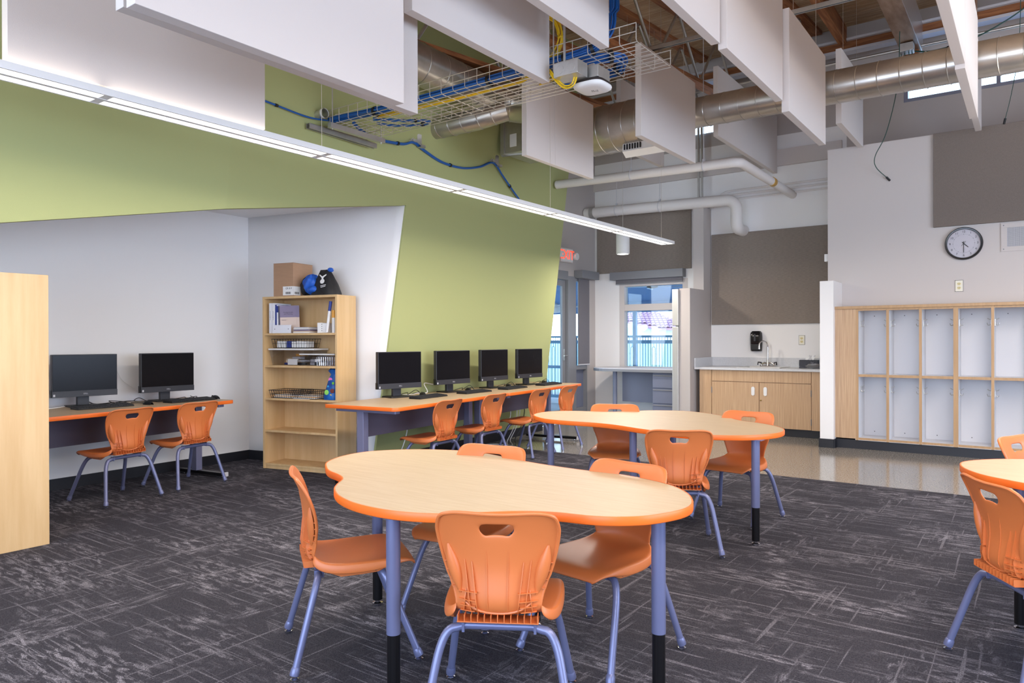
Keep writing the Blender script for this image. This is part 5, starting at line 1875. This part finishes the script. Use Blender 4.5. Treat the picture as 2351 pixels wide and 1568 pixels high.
for k, (y, z, lab) in enumerate(((4.915, 3.10, 'pair of metal cable brackets on the green wall, left pair'), (6.29, 3.20, 'pair of metal cable brackets on the green wall, right pair'))):
    t = thing('cable_bracket', lab, 'bracket', (green_x(y, z), y, z))
    for q, dz in ((0, 0.0), (0.11, -0.03)):
        b = MB()
        b.box(0.0, 0.004, -0.03 + q, 0.03 + q, 0.0 + dz, 0.13 + dz)
        b.box(0.0, 0.055, -0.03 + q, 0.03 + q, -0.004 + dz, 0.0 + dz)
        b.box(0.051, 0.055, -0.03 + q, 0.03 + q, 0.0 + dz, 0.02 + dz)
        b.build('bracket', M_steel, t)
# junction box and access point
t = thing('access_point', 'white rounded wireless access point hung under the cable tray', 'access point', (-2.222, 3.92, 2.812))
rows = []
for zz, s_ in ((-0.024, 0.02), (-0.0235, 0.6), (-0.020, 0.86), (-0.012, 0.97), (-0.002, 1.0), (0.006, 0.98)):
    rows.append([(0.105 * s_ * math.copysign(abs(math.cos(a)) ** 0.55, math.cos(a)), 0.105 * s_ * math.copysign(abs(math.sin(a)) ** 0.55, math.sin(a)), zz) for a in [2 * PI * k / 40 for k in range(40)]])
MB().grid(rows, True).build('cover', M_whitepl, t)
rows = [[(0.098 * s_ * math.copysign(abs(math.cos(a)) ** 0.55, math.cos(a)), 0.098 * s_ * math.copysign(abs(math.sin(a)) ** 0.55, math.sin(a)), zz) for a in [2 * PI * k / 40 for k in range(40)]] for zz, s_ in ((0.006, 1.0), (0.024, 0.98), (0.030, 0.7), (0.0301, 0.02))]
MB().grid(rows, True).build('back_shell', mat('dark_brown_plastic', (40, 32, 30), 0.5), t)
text('label_print', 'AP 12\n5GHz', 0.018, M_black, t, (0.01, 0.01, -0.0242), (R(180), 0, R(20)), 0.0002)
b = MB()
b.box(-0.08, 0.08, -0.075, 0.075, 0.0315, 0.105)
b.box(-0.02, 0.02, -0.02, 0.02, 0.105, 0.14)
b.build('mount_box', M_steel, t, 0.003)
t = thing('junction_box', 'galvanised electrical junction box beside the access point', 'electrical box', (-2.285, 3.76, 2.835))
box('box_body', M_steel, -0.085, 0.085, -0.06, 0.06, 0, 0.085, t, 0.003)
for q in (-0.04, 0.04):
    MB().lathe([(0.028, 0), (0.028, 0.002), (0.024, 0.002), (0.024, 0.001)], 18, (q, -0.06, 0.042), 'y').build('knockout', M_steel, t)
MB().cyl((-0.03, -0.02, 0.085), (-0.03, -0.02, 1.6), 0.008, 10).build('conduit', M_steel, t)

# pendant cylinder light near the rear window
t = thing('pendant_light', 'white cylinder pendant light in front of the rear window panel', 'pendant light', (-4.37, 8.5, 2.36))
MB().lathe([(0.086, 0.0), (0.088, 0.004), (0.088, 0.30), (0.084, 0.305), (0.01, 0.306)], 32).build('cylinder', M_whitepl, t)
MB().lathe([(0.07, -0.001), (0.07, 0.002)], 24).build('lens', M_led, t)
MB().cyl((0, 0, 0.30), (0, 0, 2.7), 0.0022, 6).build('cable', M_wire, t)
l = bpy.data.lights.new('pendant_lamp', 'AREA')
l.shape = 'DISK'
l.size = 0.13
l.energy = 22
l.color = (1.0, 0.91, 0.82)
o = bpy.data.objects.new('pendant_lamp', l)
C.objects.link(o)
o.location = (-4.37, 8.5, 2.352)

# loose green wires hanging from the roof on the right
def wire(label, path, r=0.0045, m=None):
    t = thing('hanging_wire', label, 'wire', path[0])
    o_ = Vector(path[0])
    MB().tube([p - o_ for p in spline(path, 6)], r, 8).build('wire', m or M_greenw, t)
    e = Vector(path[-1]) - o_
    d = (Vector(path[-1]) - Vector(path[-2])).normalized()
    MB().tube([e - d * 0.01, e + d * 0.05], 0.011, 10).build('connector', M_black, t)


wire('dark green wire curling down to the locker wall', [(-1.15, 8.6, 4.5), (-1.20, 8.8, 4.0), (-1.34, 9.0, 3.55), (-1.46, 9.05, 3.32), (-1.46, 9.1, 3.20), (-1.36, 9.17, 3.08)])
wire('thin dark wire hanging before the acoustic panel near the right border', [(-0.10, 8.5, 4.6), (-0.12, 8.7, 4.1), (-0.18, 8.9, 3.75), (-0.24, 9.0, 3.50)], 0.003)
bundle('green_wires', 'green wires draped from the beam end to the right', [(-1.10, 9.3, 4.5), (-0.9, 9.3, 4.46), (-0.55, 9.3, 4.5), (-0.2, 9.25, 4.62), (0.1, 9.2, 4.8), (0.3, 9.2, 4.95)], 3, 0.005, 0.008, M_greenw, ties=(0.3, 0.7))
t = thing('electrical_box', 'galvanised box with green wires at the end of the timber beam', 'electrical box', (-1.16, 9.2, 4.44))
box('box_body', M_steel, -0.07, 0.07, -0.07, 0.07, 0.03, 0.12, t, 0.003)
for q in (-0.055, -0.02, 0.02, 0.05):
    MB().tube([(q, 0, 0.03), (q * 1.2, 0.02, -0.06), (q * 1.3, 0.03, -0.12)], 0.005, 6).build('lead', M_greenw, t)

# ================================================================== CORDS ON AND UNDER THE DESKS
def cord(label, path, r, m, name='cord', group=None):
    t = MB().tube(spline(path, 6), r, 6).build(name, m)
    return tag(t, label, 'cord', group)


ZD = 0.706
cord('black mouse cord looping between the two niche computers', [(-6.14, 3.12, ZD), (-6.25, 3.13, ZD), (-6.30, 3.08, ZD), (-6.28, 3.2, ZD), (-6.36, 3.18, 0.74), (-6.40, 3.16, ZD + 0.005), (-6.33, 3.27, ZD)], 0.003, M_blackwire)
cord('black power cord behind the left niche monitor', [(-6.42, 2.75, 0.76), (-6.45, 2.85, ZD), (-6.35, 2.95, ZD + 0.01), (-6.45, 3.02, ZD), (-6.38, 3.1, ZD + 0.01), (-6.47, 3.2, ZD)], 0.004, M_blackwire)
cord('tangled black cords right of the left niche stand', [(-6.33, 2.83, ZD), (-6.25, 2.90, ZD + 0.02), (-6.33, 2.97, ZD + 0.004), (-6.24, 3.01, ZD + 0.016), (-6.30, 2.90, ZD + 0.03), (-6.38, 2.98, ZD)], 0.003, M_blackwire)
cord('tangled black cords right of the right niche stand', [(-6.34, 3.48, ZD), (-6.28, 3.55, ZD + 0.02), (-6.34, 3.60, ZD + 0.004), (-6.27, 3.66, ZD + 0.02), (-6.36, 3.70, ZD), (-6.30, 3.62, ZD + 0.025)], 0.003, M_blackwire)
cord('thin white cable running down the niche wall between the computers', [(-6.54, 3.06, 1.02), (-6.545, 3.12, 0.90), (-6.55, 3.24, 0.80), (-6.53, 3.32, ZD), (-6.46, 3.36, ZD)], 0.0025, M_whitepl)
cord('white cable on the desk left of the left niche keyboard', [(-6.42, 2.30, ZD), (-6.3, 2.42, ZD), (-6.36, 2.55, ZD), (-6.44, 2.62, ZD)], 0.004, M_whitepl)
cord('white cable bundle on the desk beside the first green wall monitor', [(-4.98, 5.0, ZD), (-4.95, 5.15, ZD), (-5.02, 5.28, ZD), (-4.97, 5.38, ZD + 0.006), (-5.05, 5.42, ZD + 0.09), (-5.03, 5.55, ZD + 0.075), (-4.98, 5.62, ZD + 0.10)], 0.005, M_whitepl)
for k, (y, lab) in enumerate(((4.98, 'black cords bunched behind the mouse at the first green wall computer'), (5.80, 'black cords behind the mouse at the second green wall computer'), (6.55, 'black cords behind the mouse at the third green wall computer'), (7.28, 'black cords behind the mouse at the last green wall computer'))):
    cord(lab, [(-4.96, y - 0.04, ZD), (-4.88, y + 0.02, ZD + 0.03), (-4.93, y + 0.08, ZD + 0.004), (-4.86, y + 0.12, ZD + 0.05), (-4.82, y + 0.15, ZD), (-4.90, y + 0.2, ZD + 0.02), (-4.97, y + 0.16, ZD)], 0.003, M_blackwire)
for k, (dx, dy, lab, mm) in enumerate(((0, 0, 'white cable drooping under the green wall desk to the floor, left one', M_whitepl), (0.02, 0.10, 'white cable drooping under the green wall desk to the floor, middle one', M_whitepl), (-0.01, 0.20, 'white cable drooping under the green wall desk to the floor, right one', M_whitepl), (0.01, 0.27, 'black cable drooping under the green wall desk to the floor', M_blackwire), (0.0, -0.85, 'black cable hanging between the two green wall desk legs', M_blackwire), (0.02, -1.75, 'white cable hanging under the green wall desk near the bookcase', M_whitepl))):
    y = 6.75 + dy
    bx_ = -5.02
    cord(lab, [(bx_ + dx, y - 0.1, 0.62), (bx_ + dx, y, 0.52), (bx_ + 0.02 + dx, y + 0.10, 0.40), (bx_ + dx, y + 0.06, 0.2), (bx_ - 0.02 + dx, y - 0.04, 0.05), (bx_ + 0.06, y - 0.12, 0.012), (bx_ + 0.15, y - 0.3, 0.012)], 0.005, mm)
for k, lab in enumerate(('coil of white cable on the floor under the green wall desk, outer loop', 'coil of white cable on the floor under the green wall desk, inner loop')):
    cord(lab, [(-4.95 + (0.22 - 0.05 * k) * math.cos(a), 6.45 + (0.30 - 0.07 * k) * math.sin(a), 0.016 + 0.012 * k + 0.004 * math.sin(3 * a)) for a in [2 * PI * q / 14 for q in range(26)]], 0.005, M_whitepl)

# ================================================================== OUTSIDE
M_ground = mat('pale_paving', (196, 196, 196), 0.8)
struct(box('ground', M_ground, -60, 40, 10.2, 80, -0.3, -0.05))
struct(box('ground', M_ground, -60, -5.8, -2, 10.2, -0.3, -0.05))
M_porch = mat('porch_blue_shade', (96, 124, 160), 0.7)  # bluish daylight shade under the overhang, put into the base colour
# sloping porch roof outside the window and door
t = thing('porch_roof', 'sloping porch roof with blue shade painted in and dark rafters outside the door and window', 'porch roof', (0, 0, 0))
MB().extr([(-16, 10.25, 3.3), (2, 10.25, 3.3), (2, 15.0, 2.05), (-16, 15.0, 2.05)], (0, 0, 0.12)).build('soffit', M_porch, t)
box('fascia_beam', M_porch, -16, 2, 14.85, 15.0, 1.86, 2.10, t)
MB().extr([(-16, 8.0, 3.3), (-6.0, 8.0, 3.3), (-6.0, 10.25, 3.3), (-16, 10.25, 3.3)], (0, 0, 0.12)).build('soffit', M_porch, t)
raf = None
M_raf = mat('dark_rafter', (84, 64, 50), 0.7)
for k in range(9):
    x = -14.5 + 1.25 * k
    if raf is None:
        raf = MB().extr([(0, 10.3, 3.10), (0, 12.2, 2.60), (0, 12.2, 2.66), (0, 10.3, 3.26)], (0.09, 0, 0)).build('rafter', M_raf, t)
        o = raf
    else:
        o = share(raf, t)
    o.location = (x, 0, 0)
col = None
M_post = mat('blue_steel_post', (84, 112, 146), 0.5)
t = thing('porch_post', 'blue steel porch post seen through the rear window', 'post', (-7.31, 14.8, -0.05))
box('shaft', M_post, -0.04, 0.04, -0.04, 0.04, 0, 1.95, t)
box('base_plate', M_post, -0.08, 0.08, -0.08, 0.08, 0, 0.015, t)
for k, (x, lab) in enumerate(((-9.75, 'blue steel porch post seen through the glass door'), (-8.2, 'blue steel porch post hidden behind the door jamb'))):
    dup(t, (x, 14.8, -0.05), 0, lab)
# ceiling fan outside the door
t = thing('ceiling_fan', 'white ceiling fan hanging under the porch outside the door', 'ceiling fan', (-7.62, 11.9, 1.86))
MB().lathe([(0.02, 0.50), (0.10, 0.52), (0.13, 0.60), (0.12, 0.63)], 20).build('canopy', M_whitepl, t)
MB().cyl((0, 0, 0.1), (0, 0, 0.55), 0.014, 10).build('downrod', M_whitepl, t)
MB().lathe([(0.03, -0.10), (0.11, -0.09), (0.14, -0.02), (0.12, 0.06), (0.04, 0.10)], 24).build('motor', M_whitepl, t)
bl = None
for k in range(5):
    if bl is None:
        bl = MB().extr([(0.12, -0.03, 0.02), (0.2, -0.06, 0.015), (0.66, -0.07, 0.0), (0.66, 0.05, 0.03), (0.2, 0.05, 0.03)], (0, 0, 0.008)).build('blade', M_whitepl, t)
        o = bl
    else:
        o = share(bl, t)
    o.rotation_euler = (0, 0, R(20) + k * 2 * PI / 5)
t = thing('ceiling_fan', 'dark ceiling fan under the porch seen at the top of the rear window', 'ceiling fan', (-5.72, 12.3, 2.18))
MB().lathe([(0.02, 0.0), (0.10, 0.02), (0.11, 0.06), (0.05, 0.08)], 20).build('motor', M_raf, t)
MB().cyl((0, 0, 0.07), (0, 0, 0.6), 0.012, 8).build('downrod', M_raf, t)
bl = None
for k in range(4):
    if bl is None:
        bl = MB().extr([(0.1, -0.04, 0.03), (0.62, -0.06, 0.02), (0.62, 0.05, 0.04), (0.1, 0.04, 0.04)], (0, 0, 0.008)).build('blade', M_ltgrey, t)
        o = bl
    else:
        o = share(bl, t)
    o.rotation_euler = (0, 0, R(30) + k * PI / 2)
# railing with hooped balusters
t = thing('railing', 'teal metal railing with hooped balusters outside the window and door', 'railing', (0, 12.5, -0.05))
M_rail = mat('teal_steel', (70, 118, 150), 0.45)
M_dteal = mat('dark_teal_steel', (22, 92, 116), 0.45)
box('top_rail', M_rail, -13, -3, -0.03, 0.03, 1.325, 1.365, t)
box('mid_rail', M_rail, -13, -3, -0.02, 0.02, 1.21, 1.275, t)
box('lower_rail', M_rail, -13, -3, -0.02, 0.02, 0.70, 0.76, t)
box('bottom_rail', M_rail, -13, -3, -0.02, 0.02, 0.10, 0.16, t)
b0 = h0 = p0 = None
k = 0
x = -11.5
while x < -4.2:
    if k % 8 == 6:
        if h0 is None:
            h0 = MB().tube([(-0.03, 0, 0.16), (-0.03, 0, 1.12)] + [(0.03 * math.cos(a), 0, 1.12 + 0.03 * math.sin(a)) for a in [PI - PI * q / 6 for q in range(1, 6)]] + [(0.03, 0, 1.12), (0.03, 0, 0.16)], 0.006, 6).build('hoop_baluster', M_dteal, t)
            MBs = MB().cyl((0, 0, 1.15), (0, 0, 1.33), 0.005, 6).build('hoop_stem', M_dteal, t)
            o, o2 = h0, MBs
        else:
            o, o2 = share(h0, t), share(MBs, t)
        o2.location = (x, 0, 0)
    elif k % 20 == 11:
        if p0 is None:
            p0 = box('rail_post', M_rail, -0.05, 0.05, -0.04, 0.04, 0, 1.33, t)
            o = p0
        else:
            o = share(p0, t)
    else:
        if b0 is None:
            b0 = MB().cyl((0, 0, 0.12), (0, 0, 1.33), 0.006, 6).build('baluster', M_dteal, t)
            o = b0
        else:
            o = share(b0, t)
    o.location = (x, 0, 0)
    x += 0.056
    k += 1
box('screen_wall', mat('pale_aqua_wall', (206, 236, 240), 0.8), -30, 6, 18.0, 18.2, -0.05, 1.17)
tag(bpy.data.objects['screen_wall'], 'pale aqua low wall beyond the railing', 'wall')
# house with red tile roof
t = thing('tile_roof_house', 'white house with a red barrel tile roof beyond the rear window', 'house', (-10.956, 24.0, 0))
e1 = Vector((math.cos(yaw), math.sin(yaw), 0))
e2 = Vector((-math.sin(yaw), math.cos(yaw), 0.5))
rp_ = [(0, 0), (3.2, 0.0), (3.2, 0.12), (1.05, 0.13), (0.10, 1.50), (-2.6, 1.50), (-2.6, 1.34)]
M_tile = mat('terracotta_tile', (206, 148, 150), 0.8, var=0.25, vscale=(3, 3, 3), dark=(168, 128, 158))
base = Vector((0, 0, 1.616))
MB().extr([base + e1 * a + e2 * b for a, b in rp_], (0, 0, -0.05)).build('roof_deck', M_tile, t)
wl_ = [(-2.6, -0.2), (-2.6, 1.30), (-0.1, 0.0), (3.1, 0.0)]
bk = Vector((-math.sin(yaw), math.cos(yaw), 0)) * 0.25
MB().extr([base + bk + e1 * -2.6 + Vector((0, 0, -1.7)), base + bk + e1 * 3.1 + Vector((0, 0, -1.7)), base + bk + e1 * 3.1 + Vector((0, 0, 0.02)), base + bk + e1 * 0.05 + Vector((0, 0, 0.02)), base + bk + e1 * -2.6 + Vector((0, 0, 0.12))], bk * 4).build('house_wall', M_white, t)
tl = None


def inside(a, b):
    c_ = False
    for (x1, y1), (x2, y2) in zip(rp_, rp_[1:] + rp_[:1]):
        if (y1 > b) != (y2 > b) and a < (x2 - x1) * (b - y1) / (y2 - y1) + x1:
            c_ = not c_
    return c_


for j in range(9):
    for i in range(-17, 20):
        a, b = i * 0.155 + 0.07, j * 0.17 + 0.03
        if not inside(a, b):
            continue
        if tl is None:
            rows = [[tuple(e1 * (0.075 * math.cos(f_)) + e2 * (q * 0.20) + Vector((0, 0, 0.045 * math.sin(f_) + 0.02 - 0.02 * q))) for f_ in [PI * k_ / 5 for k_ in range(6)]] for q in (0, 1)]
            tl = MB().grid(rows).build('roof_tile', M_tile, t)
            o = tl
        else:
            o = share(tl, t)
        o.location = base + e1 * a + e2 * b
rk = None
for j in range(7):
    p = base + e1 * (-0.05 - 0.36 * j) + e2 * (0.02 + 0.19 * j) + Vector((0, 0, -0.05))
    if rk is None:
        rk = MB().tube([(0, 0, 0), tuple(e1 * -0.1 + Vector((0, 0, -0.02)) - bk)], [0.10, 0.11], 12).build('rake_tile', M_white, t)
        o = rk
    else:
        o = share(rk, t)
    o.location = p
